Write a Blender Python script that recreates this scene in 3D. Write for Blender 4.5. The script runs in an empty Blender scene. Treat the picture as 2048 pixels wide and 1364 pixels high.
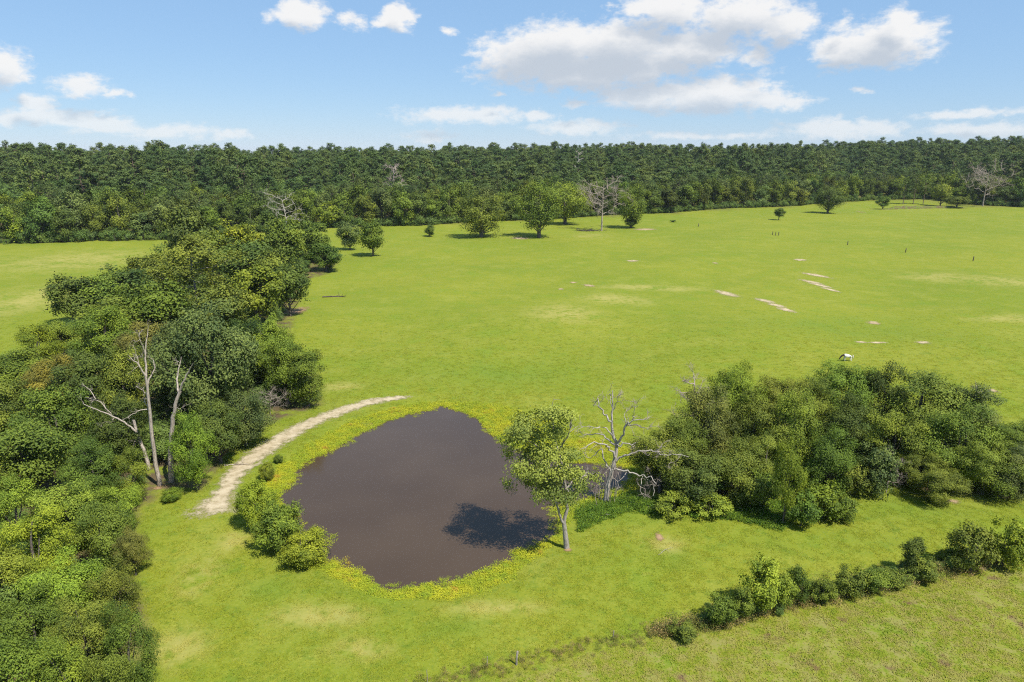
import bpy, bmesh, math, random
import numpy as np
from mathutils import Vector, Matrix

# ------------------------------------------------------------------ camera, sky, sun, exposure
sc = bpy.context.scene
COL = sc.collection
W, H, FPX = 2048.0, 1364.0, 2048 * 24 / 36
CAMZ, PITCH = 40.0, math.radians(15.6)
cam_d = bpy.data.cameras.new('camera'); cam_d.lens = 24; cam_d.sensor_width = 36
cam_d.clip_start = 0.5; cam_d.clip_end = 20000
cam = bpy.data.objects.new('camera', cam_d); COL.objects.link(cam)
cam.location = (0, 0, CAMZ); cam.rotation_euler = (math.pi / 2 - PITCH, 0, 0)
sc.camera = cam
SUN_EL = math.radians(57)
SUN_H = Vector((0.73, -0.68, 0)).normalized()          # horizontal direction towards the sun: right and behind
sun_vec = Vector((SUN_H.x * math.cos(SUN_EL), SUN_H.y * math.cos(SUN_EL), math.sin(SUN_EL)))
sun_d = bpy.data.lights.new('sun', 'SUN'); sun_d.energy = 4.6; sun_d.angle = math.radians(0.55); sun_d.color = (1.0, 0.95, 0.86)
sun = bpy.data.objects.new('sun', sun_d); COL.objects.link(sun)
sun.rotation_euler = sun_vec.to_track_quat('Z', 'Y').to_euler()
sun.location = (60, -60, 120)
vs = sc.view_settings
vs.view_transform = 'Standard'; vs.look = 'None'; vs.exposure = 0.68; vs.gamma = 1.0; vs.use_curve_mapping = False
SKY_STRENGTH = 0.075
cy = sc.cycles
cy.max_bounces = 5; cy.diffuse_bounces = 2; cy.glossy_bounces = 2; cy.transmission_bounces = 3; cy.transparent_max_bounces = 8
cy.caustics_reflective = False; cy.caustics_refractive = False
cy.sample_clamp_indirect = 4.0; cy.use_denoising = False; cy.filter_width = 1.15
try:
    cy.denoiser = 'OPENIMAGEDENOISE'; cy.denoising_input_passes = 'RGB_ALBEDO_NORMAL'; cy.denoising_prefilter = 'ACCURATE'
except Exception:
    pass
cy.use_adaptive_sampling = True; cy.adaptive_threshold = 0.015

SP, CP = math.sin(PITCH), math.cos(PITCH)
def ray(px, py):
    """direction in the world for a place in the photograph (used to lay out the map of the land)"""
    x = (px - W / 2) / FPX; y = (H / 2 - py) / FPX
    return np.array([x, CP + y * SP, -SP + y * CP])
def flat(px, py, z=0.0):
    d = ray(px, py); t = (z - CAMZ) / d[2]
    return np.array([d[0] * t, d[1] * t])
def at_depth(px, py, Y):
    d = ray(px, py); t = Y / d[1]
    return np.array([d[0] * t, Y, CAMZ + d[2] * t])

# ---- node helpers
class NT:
    def __init__(s, tree): s.t = tree; s.n = tree.nodes; s.l = tree.links
    def new(s, typ, **kw):
        n = s.n.new(typ)
        for k, v in kw.items(): setattr(n, k, v)
        return n
    def put(s, sock, v):
        if v is None: return
        if isinstance(v, bpy.types.NodeSocket): s.l.new(v, sock)
        else:
            if isinstance(v, (tuple, list)) and len(v) == 3 and sock.type == 'RGBA': v = (*v, 1)
            sock.default_value = v
    def m(s, op, a, b=None, c=None, clamp=False):
        n = s.new('ShaderNodeMath', operation=op, use_clamp=clamp)
        s.put(n.inputs[0], a); s.put(n.inputs[1], b); s.put(n.inputs[2], c)
        return n.outputs[0]
    def vm(s, op, a, b=None, out=0):
        n = s.new('ShaderNodeVectorMath', operation=op)
        s.put(n.inputs[0], a); s.put(n.inputs[1], b)
        return n.outputs[out]
    def mix(s, f, a, b, blend='MIX'):
        n = s.new('ShaderNodeMix', data_type='RGBA', blend_type=blend)
        s.put(n.inputs[0], f); s.put(n.inputs[6], a); s.put(n.inputs[7], b)
        return n.outputs[2]
    def noise(s, vec, scale, detail=4, rough=0.55, dist=0.0, out='Fac'):
        n = s.new('ShaderNodeTexNoise')
        s.put(n.inputs['Vector'], vec); n.inputs['Scale'].default_value = scale
        n.inputs['Detail'].default_value = detail; n.inputs['Roughness'].default_value = rough
        n.inputs['Distortion'].default_value = dist
        return n.outputs[out]
    def ss(s, v, lo, hi):
        n = s.new('ShaderNodeMapRange', interpolation_type='SMOOTHSTEP')
        s.put(n.inputs[0], v); n.inputs[1].default_value = lo; n.inputs[2].default_value = hi
        return n.outputs[0]
    def scale(s, vec, xyz):
        n = s.new('ShaderNodeMapping'); s.put(n.inputs[0], vec); n.inputs['Scale'].default_value = xyz
        return n.outputs[0]
    def bump(s, h, strength, dist, normal=None):
        n = s.new('ShaderNodeBump'); s.put(n.inputs['Height'], h)
        n.inputs['Strength'].default_value = strength; n.inputs['Distance'].default_value = dist
        s.put(n.inputs['Normal'], normal)
        return n.outputs[0]
    def pos(s): return s.new('ShaderNodeNewGeometry').outputs['Position']
    def attr(s, name, kind='GEOMETRY', out='Fac'):
        n = s.new('ShaderNodeAttribute', attribute_name=name, attribute_type=kind)
        return n.outputs[out]

# ---- the sky: Nishita with cumulus clouds given by direction (azimuth, elevation in degrees)
world = bpy.data.worlds.new('World'); sc.world = world; world.use_nodes = True
wt = world.node_tree; wt.nodes.clear(); w = NT(wt)
skyn = w.new('ShaderNodeTexSky', sky_type='NISHITA', sun_disc=False)
skyn.sun_elevation = SUN_EL; skyn.sun_rotation = math.atan2(SUN_H.x, SUN_H.y)
skyn.altitude = 60; skyn.air_density = 1.0; skyn.dust_density = 0.0; skyn.ozone_density = 4.0
CL = [  # x, y, half width, half height, strength (places in the photograph, turned into sky directions)
 (1065,118,130,58,1),(1130,90,110,48,1),(1240,92,150,52,1),(1390,98,105,42,1),(1180,140,180,42,1),(1290,130,120,40,.9),
 (1290,192,120,32,.9),(1430,192,150,36,1),(1540,205,80,18,.8),
 (1335,20,95,36,1),(1480,30,110,42,1),(1570,48,70,38,.9),
 (1700,100,85,34,1),(1780,85,90,46,1),(1800,48,40,34,.8),(1685,52,32,18,.5),
 (602,28,58,30,1),(795,36,38,28,1),(765,48,28,10,.9),(710,40,30,18,.55),(898,62,16,10,.5),(540,36,22,12,.4),
 (12,138,45,36,.9),(40,155,30,14,.8),(165,170,52,22,.8),(230,187,26,8,.6),(72,208,38,20,.9),
 (70,236,110,17,.8),(200,246,85,20,.9),(330,262,115,17,.7),(460,270,45,11,.7),
 (930,230,155,22,.75),(1070,230,55,12,.7),(1150,255,105,18,.8),(860,272,60,12,.6),
 (1680,258,130,22,.85),(1760,262,60,16,.6),(1940,228,120,10,.7),(1960,262,140,14,.75),(1400,272,190,9,.5),
 (1512,103,38,26,.7),(1150,207,28,8,.5),(1725,178,20,6,.5),(995,183,14,7,.45),(1530,150,40,14,.35),(1230,8,12,8,.4)]
clouds = []
for x, y, a, b, k in CL:
    d = ray(x, y); d = d / np.linalg.norm(d)
    az = math.degrees(math.atan2(d[0], d[1])); el = math.degrees(math.asin(d[2]))
    sx = math.degrees(1 / FPX)
    clouds.append((az, el, a * sx * (d[1] ** 1.2), b * sx * .98, k))
crng = random.Random(5)
for i in range(34):                                    # the same kind of sky goes on all round and overhead
    az = crng.uniform(42, 318); el = crng.choice((4, 7, 11, 16, 22, 30, 40)) + crng.uniform(-1.5, 1.5)
    wd = crng.uniform(2.5, 7.5); az = az - 360 if az > 180 else az
    clouds.append((az, el, wd / max(.3, math.cos(math.radians(el))), wd * crng.uniform(.18, .38), crng.uniform(.6, 1)))
g = bpy.data.node_groups.new('cloud_density', 'ShaderNodeTree')
g.interface.new_socket('az', in_out='INPUT', socket_type='NodeSocketFloat')
g.interface.new_socket('el', in_out='INPUT', socket_type='NodeSocketFloat')
g.interface.new_socket('dens', in_out='OUTPUT', socket_type='NodeSocketFloat')
g.interface.new_socket('body', in_out='OUTPUT', socket_type='NodeSocketFloat')
q = NT(g); gi = q.new('NodeGroupInput'); go = q.new('NodeGroupOutput')
cmb = q.new('ShaderNodeCombineXYZ'); q.put(cmb.inputs[0], gi.outputs[0]); q.put(cmb.inputs[1], gi.outputs[1])
v0 = cmb.outputs[0]
warp = q.noise(q.scale(v0, (.75, 1.25, 1)), .55, 4, .6, out='Color')
warp = q.vm('SUBTRACT', warp, (.5, .5, .5)); warp = q.vm('MULTIPLY', warp, (3.2, 1.35, 0))
v1 = q.vm('ADD', v0, warp)
sep = q.new('ShaderNodeSeparateXYZ'); q.put(sep.inputs[0], v1)
acc = None
for az, el, a, b, k in clouds:
    dx = q.m('MULTIPLY_ADD', sep.outputs[0], 1 / a, -az / a)
    dy = q.m('MULTIPLY_ADD', sep.outputs[1], 1 / b, -el / b)
    r = q.m('SQRT', q.m('MULTIPLY_ADD', dx, dx, q.m('MULTIPLY', dy, dy)))
    val = q.m('MULTIPLY_ADD', r, -k, k * 1.12)
    acc = val if acc is None else q.m('SMOOTH_MAX', acc, val, .18)
f1 = q.noise(q.scale(v0, (.8, 1.35, 1)), .9, 7, .62)
f2 = q.noise(q.scale(v0, (.6, 1.2, 1)), 2.6, 5, .6)
nn = q.m('MULTIPLY_ADD', f1, 1.25, q.m('MULTIPLY', f2, .42))
dens = q.m('ADD', acc, q.m('SUBTRACT', nn, .83))
q.put(go.inputs[0], dens); q.put(go.inputs[1], acc)
tc = w.new('ShaderNodeTexCoord'); sp = w.new('ShaderNodeSeparateXYZ'); w.put(sp.inputs[0], tc.outputs['Generated'])
R2D = 180 / math.pi
az = w.m('MULTIPLY', w.m('ARCTAN2', sp.outputs[0], sp.outputs[1]), R2D)
el = w.m('MULTIPLY', w.m('ARCSINE', sp.outputs[2]), R2D)
def dgroup(a, e):
    n = w.new('ShaderNodeGroup'); n.node_tree = g
    w.put(n.inputs[0], a); w.put(n.inputs[1], e); return n.outputs
d0 = dgroup(az, el)[0]
d1 = dgroup(w.m('ADD', az, .6), w.m('ADD', el, 1.5))
alpha = w.ss(d0, .0, .62)
thick = w.ss(w.m('MULTIPLY_ADD', d1[1], .7, w.m('MULTIPLY', d1[0], .35)), -.02, .88)
ccol = w.mix(thick, (1.0, .985, .965), (.59, .645, .72))  # sunlit tops and self-shaded undersides put into the cloud colour
ccol = w.vm('SCALE', ccol, None); ccol.node.inputs['Scale'].default_value = .60 / SKY_STRENGTH
lowfade = w.ss(el, -.5, 6.0)                           # low clouds are seen through more air
alpha = w.m('MULTIPLY', alpha, w.m('MULTIPLY_ADD', lowfade, .42, .50))
air = w.mix(.6, skyn.outputs[0], (2.75, 4.75, 7.6))      # constant blue mixed in to flatten the sky gradient
skycol = w.mix(alpha, air, ccol)
bg = w.new('ShaderNodeBackground'); w.put(bg.inputs[0], skycol); bg.inputs[1].default_value = SKY_STRENGTH
wo = w.new('ShaderNodeOutputWorld'); w.l.new(bg.outputs[0], wo.inputs[0])
world.cycles.sampling_method = 'MANUAL'; world.cycles.sample_map_resolution = 512

# ------------------------------------------------------------------ the map of the land
def poly_dist(x, y, P, closed=True):
    """distance to a polyline, and inside test when closed"""
    x = np.asarray(x, float); y = np.asarray(y, float)
    best = np.full(x.shape, 1e9); ins = np.zeros(x.shape, bool)
    n = len(P)
    for i in range(n if closed else n - 1):
        ax, ay = P[i]; bx, by = P[(i + 1) % n]
        dx, dy = bx - ax, by - ay
        t = np.clip(((x - ax) * dx + (y - ay) * dy) / (dx * dx + dy * dy + 1e-9), 0, 1)
        best = np.minimum(best, (x - ax - t * dx) ** 2 + (y - ay - t * dy) ** 2)
        if closed and abs(dy) > 1e-9:
            c = ((ay > y) != (by > y)) & (x < dx * (y - ay) / dy + ax); ins ^= c
    return np.sqrt(best), ins
def fpoly(pts): return [tuple(flat(*p)) for p in pts]
WATER = [tuple(flat(px_, py_, -.35)) for px_, py_ in ([(886,810),(906,818),(938,827),(962,842),(982,867),(1006,882),(1050,905),(1110,920),(1170,926),(1215,928),(1256,934),(1262,955),
 (1250,975),(1205,982),(1150,1000),(1098,1014),(1108,1036),(1112,1058),(1081,1086),(1040,1094),(1013,1099),(1020,1116),(985,1129),(944,1146),(910,1158),(869,1163),
 (838,1165),(812,1174),(790,1178),(768,1170),(748,1156),(716,1139),(680,1127),(650,1112),(625,1085),(602,1058),(596,1034),(568,1003),(565,989),(585,969),
 (587,948),(616,917),(664,902),(706,874),(748,855),(782,838),(826,827),(866,818)])]
_w = np.array(WATER)
for _ in range(2): _w = np.stack([.75 * _w + .25 * np.roll(_w, -1, 0), .25 * _w + .75 * np.roll(_w, -1, 0)], 1).reshape(-1, 2)
_n = np.roll(_w, -1, 0) - np.roll(_w, 1, 0); _n = np.stack([_n[:, 1], -_n[:, 0]], 1) / np.linalg.norm(_n, axis=1)[:, None]
_sg = -1 if np.sum(_w[:, 0] * np.roll(_w[:, 1], -1) - np.roll(_w[:, 0], -1) * _w[:, 1]) < 0 else 1
WATER = [tuple(p_) for p_ in _w + _n * np.where(_w[:, 1:2] < 76, .6, .05) * _sg]
WEED_OUT = fpoly([(895,796),(960,800),(1020,808),(1080,826),(1130,850),(1180,870),(1240,880),(1290,905),(1300,960),(1262,1000),(1200,1010),(1150,1030),(1140,1070),(1125,1092),
 (1085,1112),(1045,1150),(985,1185),(900,1207),(820,1208),(745,1196),(680,1172),(620,1142),(560,1112),(510,1075),(482,1035),(482,1000),(505,965),(545,930),(590,900),(640,868),(700,838),(770,815),(840,800)])
EDGE_PX = [(-420,505),(-200,497),(0,489),(130,487),(330,480),(480,470),(640,458),(760,452),(850,450),(1000,443),(1120,437),(1230,432),(1330,427),(1400,421),(1500,416),(1600,411),
 (1700,404),(1760,400),(1860,400),(1930,409),(2048,415),(2200,418),(2500,424)]
EDGE = np.array([flat(*p) for p in EDGE_PX]); EDGE_A = EDGE[:, 0] / EDGE[:, 1]; EDGE_Y = EDGE[:, 1]
def edge_y(x, y): return np.interp(x / np.maximum(y, 1.0), EDGE_A, EDGE_Y)
def sstep(t): t = np.clip(t, 0, 1); return t * t * (3 - 2 * t)
def height(x, y):
    x = np.asarray(x, float); y = np.asarray(y, float)
    h = .35 * np.sin(x * .045 + 1.3) * np.sin(y * .038 + .4) + .22 * np.sin(x * .11 - y * .07) + .12 * np.sin(y * .19 + x * .05 + 2)
    h = h * sstep((y - 75) / 80)
    s = y - edge_y(x, y)
    ridge = 15.5 - 2.5 * sstep((-x - 100) / 300) + 1.2 * np.sin(x * .0042 + .8) + 1.5 * np.sin(x * .011) + 9 * sstep((x - 200) / 500)
    h = h + np.where(y > 150, ridge * sstep((s + 30) / np.interp(x / np.maximum(y, 1), [-.6, -.2, .1, .4, .8], [300, 480, 520, 380, 360])) - 20 * sstep((s - 560) / 700), 0)
    near = (y > 30) & (y < 140) & (np.abs(x) < 70)
    if np.any(near):
        d, ins = poly_dist(x[near], y[near], WATER) if x.ndim else poly_dist(np.array([x]), np.array([y]), WATER)
        sd = np.where(ins, -d, d)
        b = np.where(sd < 0, np.maximum(-1.3, .3 * sd) - .35, -.35 + .35 * sstep(sd / 5.0))
        if x.ndim: h[near] += b
        else: h = h + b[0]
    return h
def hz(x, y): return float(height(np.array([x]), np.array([y]))[0])
def ground(px, py):
    z = 0.0
    for _ in range(6):
        p = flat(px, py, z); z = hz(p[0], p[1])
    return np.array([p[0], p[1], z])

# ------------------------------------------------------------------ mesh helpers
def make_mesh(name, V, F, mats=(), face_attr=None, mat_index=None, smooth=False, vattr=None):
    V = np.asarray(V, np.float32); me = bpy.data.meshes.new(name)
    F = np.asarray(F, np.int32); n, k = F.shape
    me.vertices.add(len(V)); me.vertices.foreach_set('co', V.ravel())
    me.loops.add(n * k); me.loops.foreach_set('vertex_index', F.ravel())
    me.polygons.add(n); me.polygons.foreach_set('loop_start', np.arange(0, n * k, k, dtype=np.int32))
    try: me.polygons.foreach_set('loop_total', np.full(n, k, np.int32))
    except Exception: pass
    for m_ in mats: me.materials.append(m_)
    if mat_index is not None: me.polygons.foreach_set('material_index', np.asarray(mat_index, np.int32))
    me.polygons.foreach_set('use_smooth', np.full(n, smooth, bool))
    if face_attr is not None:
        a = me.attributes.new('v', 'FLOAT', 'FACE'); a.data.foreach_set('value', np.asarray(face_attr, np.float32))
    for nm, arr in (vattr or {}).items():
        a = me.attributes.new(nm, 'FLOAT', 'POINT'); a.data.foreach_set('value', np.asarray(arr, np.float32))
    me.update(); me.validate(); return me
def link(name, me, parent=None):
    o = bpy.data.objects.new(name, me); COL.objects.link(o)
    if parent: o.parent = parent
    return o
def tag(o, label=None, cat=None, group=None, kind=None):
    if label: o['label'] = label
    if cat: o['category'] = cat
    if group: o['group'] = group
    if kind: o['kind'] = kind
    return o
class Tubes:
    def __init__(s): s.V = []; s.F = []; s.n = 0
    def add(s, pts, rad, sides=6):
        P = np.asarray(pts, float); n = len(P); rad = np.asarray(rad, float)
        T = np.gradient(P, axis=0); T /= np.linalg.norm(T, axis=1)[:, None] + 1e-9
        ref = np.array([1.0, .13, 0]) if abs(T[0, 2]) > .7 else np.array([0, 0, 1.0])
        A = np.cross(T, ref); A /= np.linalg.norm(A, axis=1)[:, None] + 1e-9; B = np.cross(T, A)
        th = np.arange(sides) * 2 * math.pi / sides
        ring = A[:, None] * np.cos(th)[None, :, None] + B[:, None] * np.sin(th)[None, :, None]
        V = P[:, None] + ring * rad[:, None, None]
        i = np.arange(n - 1)[:, None] * sides; j = np.arange(sides)[None]; j2 = (j + 1) % sides
        F = np.stack([i + j, i + j2, i + sides + j2, i + sides + j], -1).reshape(-1, 4) + s.n
        s.V.append(V.reshape(-1, 3)); s.F.append(F); s.n += n * sides
    def arrays(s): return np.concatenate(s.V), np.concatenate(s.F)
    def mesh(s, name, mat): V, F = s.arrays(); return make_mesh(name, V, F, (mat,), smooth=True)
def smooth_path(pts, n=None, wob=0, rng=None):
    P = np.asarray(pts, float); n = n or (len(P) * 3)
    d = np.r_[0, np.cumsum(np.linalg.norm(np.diff(P, axis=0), axis=1))]; t = np.linspace(0, d[-1], n)
    Q = np.stack([np.interp(t, d, P[:, k]) for k in range(3)], 1)
    for _ in range(1): Q[1:-1] = .25 * Q[:-2] + .5 * Q[1:-1] + .25 * Q[2:]
    if wob and rng is not None:
        e = rng.normal(0, wob, Q.shape); e[0] = 0; Q = Q + e
    return Q
def twigs(tb, rng, path, r0, depth, length, up=.25, n=3, sides=4):
    """bare side branches growing off a limb, each forking again"""
    if depth == 0: return
    m = len(path)
    for k in range(n):
        i = rng.integers(max(1, m // 3), m); base = path[i]
        d = path[min(i, m - 1)] - path[max(i - 1, 0)]; d = d / (np.linalg.norm(d) + 1e-9)
        d = d + rng.normal(0, .75, 3) + np.array([0, 0, up]); d /= np.linalg.norm(d)
        L = length * rng.uniform(.5, 1.1); pts = [base]
        for s_ in range(4):
            d = d + rng.normal(0, .28, 3); d /= np.linalg.norm(d); pts.append(pts[-1] + d * L / 4)
        rr = np.linspace(r0, r0 * .35, 5); tb.add(pts, rr, sides)
        twigs(tb, rng, np.array(pts), r0 * .5, depth - 1, length * .55, up, n, 3)

# ------------------------------------------------------------------ materials
def material(name):
    m = bpy.data.materials.new(name); m.use_nodes = True; m.node_tree.nodes.clear()
    t = NT(m.node_tree); o = t.new('ShaderNodeOutputMaterial'); return m, t, o
def principled(t, col, rough=.8, spec=.3, normal=None):
    p = t.new('ShaderNodeBsdfPrincipled'); t.put(p.inputs['Base Color'], col); t.put(p.inputs['Roughness'], rough)
    p.inputs['Specular IOR Level'].default_value = spec; t.put(p.inputs['Normal'], normal); return p.outputs[0]
def leaf_shader(t, o, col, trans=.16, rough=.6, spec=.12, normal=None):
    p = principled(t, col, rough, spec, normal)
    tr = t.new('ShaderNodeBsdfTranslucent'); t.put(tr.inputs[0], t.mix(1, col, (1.25, 1.25, .55), 'MULTIPLY'))
    mx = t.new('ShaderNodeMixShader'); mx.inputs[0].default_value = trans
    t.l.new(p, mx.inputs[1]); t.l.new(tr.outputs[0], mx.inputs[2]); t.l.new(mx.outputs[0], o.inputs[0])
def leaf_variation(t, base, far=False):
    v = t.attr('v')
    if far: return t.mix(t.ss(v, .1, .9), t.mix(1, base, (.8, .84, .85), 'MULTIPLY'), t.mix(1, base, (1.4, 1.32, 1.1), 'MULTIPLY'))
    lo = t.mix(1, base, (.66, .72, .75), 'MULTIPLY'); hi = t.mix(1, base, (1.75, 1.58, 1.2), 'MULTIPLY')
    return t.mix(t.ss(v, .15, .85), lo, hi)
M = {}
M['leaf'], t, o = material('leaf')                     # the tree's own colour is its object colour
leaf_shader(t, o, leaf_variation(t, t.new('ShaderNodeObjectInfo').outputs['Color']))
def forest_leaf(name, cols):
    m, t, o = material(name); rnd = t.new('ShaderNodeObjectInfo').outputs['Random']
    cr = t.new('ShaderNodeValToRGB'); e = cr.color_ramp.elements
    e[0].position = 0; e[0].color = (*cols[0], 1); e[1].position = 1; e[1].color = (*cols[-1], 1)
    for i, c in enumerate(cols[1:-1]): n = e.new((i + 1) / (len(cols) - 1)); n.color = (*c, 1)
    t.put(cr.inputs[0], rnd); leaf_shader(t, o, leaf_variation(t, cr.outputs[0], True)); return m
M['wood_leaf'] = forest_leaf('wood_leaf', [(0.077,0.131,0.033),(0.098,0.156,0.037),(0.119,0.181,0.043),(0.088,0.144,0.037),(0.138,0.194,0.043),(0.100,0.150,0.053)])
M['pine_leaf'] = forest_leaf('pine_leaf', [(.048,.086,.026),(.078,.118,.034),(.10,.138,.036),(.058,.100,.030),(.118,.150,.038),(.066,.108,.038)])
def bark(name, c0, c1, rough=.9):
    m, t, o = material(name); p = t.pos()
    n = t.noise(t.scale(p, (6, 6, 1.6)), 2.0, 5, .65)
    col = t.mix(t.ss(n, .3, .7), c0, c1)
    t.l.new(principled(t, col, rough, .2, t.bump(n, .8, .03)), o.inputs[0]); return m
M['bark'] = bark('bark', (.06, .05, .04), (.16, .14, .12))
M['pine_bark'] = bark('pine_bark', (.10, .065, .045), (.22, .17, .13))
M['pale_bark'] = bark('pale_bark', (.16, .14, .115), (.36, .33, .29))
M['dead_wood'] = bark('dead_wood', (.19, .165, .135), (.46, .42, .37))
M['dead_twig'] = bark('dead_twig', (.24, .19, .16), (.40, .34, .29))
M['snag_wood'] = bark('snag_wood', (.20, .155, .12), (.50, .44, .37))
M['post_wood'] = bark('post_wood', (.05, .04, .035), (.12, .1, .085))
M['old_post'] = bark('old_post', (.14, .12, .1), (.3, .27, .23))

# grass colour, shared by the ground and by the tufts that grow on it
gg = bpy.data.node_groups.new('grass_colour', 'ShaderNodeTree')
for s_ in ('dry', 'rough', 'lush'): gg.interface.new_socket(s_, in_out='INPUT', socket_type='NodeSocketFloat')
gg.interface.new_socket('col', in_out='OUTPUT', socket_type='NodeSocketColor')
t = NT(gg); gi = t.new('NodeGroupInput'); go = t.new('NodeGroupOutput'); P = t.pos()
P = t.scale(P, (1, 1, 0))
big = t.noise(P, .018, 4, .55); med = t.noise(t.scale(P, (1, 1.0, 1)), .13, 5, .6); sml = t.noise(P, .75, 4, .6); fin = t.noise(P, 3.2, 3, .6)
c = t.mix(t.ss(big, .32, .68), (.153, .187, .017), (.196, .210, .021))
c = t.mix(t.m('MULTIPLY', t.ss(med, .45, .75), .55), c, (.235, .245, .042))
c = t.mix(t.m('MULTIPLY', t.ss(med, .5, .25), .5), c, (.130, .205, .020))
c = t.mix(t.m('MULTIPLY', t.ss(sml, .50, .28), .55), c, (.095, .150, .016))
c = t.mix(t.m('MULTIPLY', t.ss(t.noise(P, 1.5, 5, .7), .40, .28), .45), c, (.070, .120, .016))
c = t.mix(t.m('MULTIPLY', t.ss(fin, .55, .30), .35), c, (.075, .135, .016))
c = t.mix(t.m('MULTIPLY', t.ss(fin, .55, .75), .35), c, (.30, .33, .07))
mot = t.noise(t.scale(P, (.8, 1.3, 1)), .32, 8, .78)
c = t.mix(t.m('MULTIPLY', t.ss(mot, .50, .28), .7), c, (.105, .155, .018))
c = t.mix(t.m('MULTIPLY', t.ss(mot, .55, .72), .5), c, (.245, .245, .05))
c = t.mix(t.m('MULTIPLY', gi.outputs['lush'], t.m('MULTIPLY', t.ss(med, .3, .65), .8)), c, (.118, .178, .019))
dryf = t.m('MULTIPLY', gi.outputs['dry'], t.ss(t.m('ADD', sml, med), .75, 1.15), clamp=True)
c = t.mix(t.m('MULTIPLY', dryf, .75), c, (.31, .275, .085))
rf = t.m('MULTIPLY', gi.outputs['rough'], t.ss(t.m('ADD', sml, t.m('MULTIPLY', fin, .7)), .72, 1.0), clamp=True)
c = t.mix(t.m('MULTIPLY', rf, .75), c, (.21, .19, .065))
c = t.mix(t.m('MULTIPLY', gi.outputs['rough'], t.ss(t.noise(P, .42, 5, .65), .58, .72), clamp=True), c, (.15, .105, .055))
t.put(go.inputs[0], c)
def grass_group(t, kind='GEOMETRY'):
    n = t.new('ShaderNodeGroup'); n.node_tree = gg
    for s_ in ('dry', 'rough', 'lush'): t.put(n.inputs[s_], t.attr(s_, kind))
    return n.outputs[0]
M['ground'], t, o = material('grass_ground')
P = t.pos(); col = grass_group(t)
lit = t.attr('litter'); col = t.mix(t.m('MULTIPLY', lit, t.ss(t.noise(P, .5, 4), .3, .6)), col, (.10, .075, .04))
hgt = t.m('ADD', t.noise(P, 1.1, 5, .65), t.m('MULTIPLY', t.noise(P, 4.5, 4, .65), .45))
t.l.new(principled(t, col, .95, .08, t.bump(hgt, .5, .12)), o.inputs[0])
M['tuft'], t, o = material('grass_blades')
col = grass_group(t, 'INSTANCER'); v = t.attr('v')
col = t.mix(1, col, t.mix(v, (1.05, 1.05, 1.0), (1.5, 1.42, 1.3)), 'MULTIPLY')
nb = t.vm('NORMALIZE', t.vm('ADD', t.vm('MULTIPLY', t.new('ShaderNodeNewGeometry').outputs['Normal'], (.3, .3, .3)), (0, 0, .8)))
leaf_shader(t, o, col, .2, .8, .05, nb)   # blades bend over: they take the light like the sward they make up
def soil(name, c0, c1, c2, edge=True, lo=.25, hi=.6):
    m, t, o = material(name); P = t.scale(t.pos(), (1, 1, 0))
    n1 = t.noise(P, .9, 6, .65); n2 = t.noise(P, 4, 5, .7)
    col = t.mix(t.ss(n1, .35, .65), c0, c1); col = t.mix(t.m('MULTIPLY', t.ss(n2, .5, .7), .6), col, c2)
    sh = principled(t, col, .95, .1, t.bump(n2, .6, .05))
    tr = t.new('ShaderNodeBsdfTransparent'); mx = t.new('ShaderNodeMixShader')
    e = t.attr('edge')                                 # grass closes in from the sides in ragged tongues
    f = t.m('ADD', e, t.m('ADD', t.m('MULTIPLY', t.m('SUBTRACT', n1, .5), 1.7), t.m('MULTIPLY', t.m('SUBTRACT', n2, .5), 1.5)))
    t.put(mx.inputs[0], t.ss(f, lo, hi)); t.l.new(tr.outputs[0], mx.inputs[1]); t.l.new(sh, mx.inputs[2]); t.l.new(mx.outputs[0], o.inputs[0])
    return m
M['path'] = soil('path_soil', (.33, .265, .165), (.44, .37, .255), (.25, .22, .09), lo=.2, hi=.95)
M['bare'] = soil('bare_soil', (.32, .23, .13), (.41, .32, .20), (.24, .18, .08), lo=.2, hi=.9)
M['pale_soil'] = soil('pale_soil', (.38, .295, .18), (.46, .375, .25), (.30, .25, .11), lo=.05, hi=.9)
M['red_soil'] = soil('red_soil', (.26, .16, .09), (.33, .22, .13), (.18, .11, .06), lo=.2, hi=.9)
M['water'], t, o = material('muddy_water')
P = t.pos(); wv = t.m('ADD', t.noise(t.scale(P, (1, 1, 1)), 3.2, 4, .6), t.m('MULTIPLY', t.noise(P, .5, 3, .5), .4))
wc = t.mix(t.ss(t.noise(P, .06, 3), .3, .7), (.056, .037, .023), (.068, .046, .029))
p = t.new('ShaderNodeBsdfPrincipled'); t.put(p.inputs['Base Color'], wc); p.inputs['Roughness'].default_value = .09
p.inputs['IOR'].default_value = 1.33; p.inputs['Specular IOR Level'].default_value = .48; t.put(p.inputs['Normal'], t.bump(wv, .25, .02)); t.l.new(p.outputs[0], o.inputs[0])
M['weed'], t, o = material('pond_weed_leaf')
P = t.scale(t.pos(), (1, 1, 0)); n1 = t.noise(P, .22, 4, .6); n2 = t.noise(P, .8, 4, .65); v = t.attr('v')
c = t.mix(t.ss(n1, .38, .62), (.26, .315, .016), (.39, .39, .018))
c = t.mix(t.ss(n2, .45, .65), c, (.20, .285, .018))
c = t.mix(t.ss(t.m('ADD', n1, t.m('MULTIPLY', n2, .6)), .92, 1.04), c, (.42, .26, .03))
c = t.mix(t.m('MULTIPLY', v, .4), c, (.42, .44, .06)); nb = t.vm('NORMALIZE', t.vm('ADD', t.vm('MULTIPLY', t.new('ShaderNodeNewGeometry').outputs['Normal'], (.45, .45, .45)), (0, 0, .6)))
leaf_shader(t, o, c, .2, .6, .1, nb)
M['horse'], t, o = material('horse_coat')
oc = t.new('ShaderNodeTexCoord').outputs['Object']; sx = t.new('ShaderNodeSeparateXYZ'); t.put(sx.inputs[0], oc)
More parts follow.
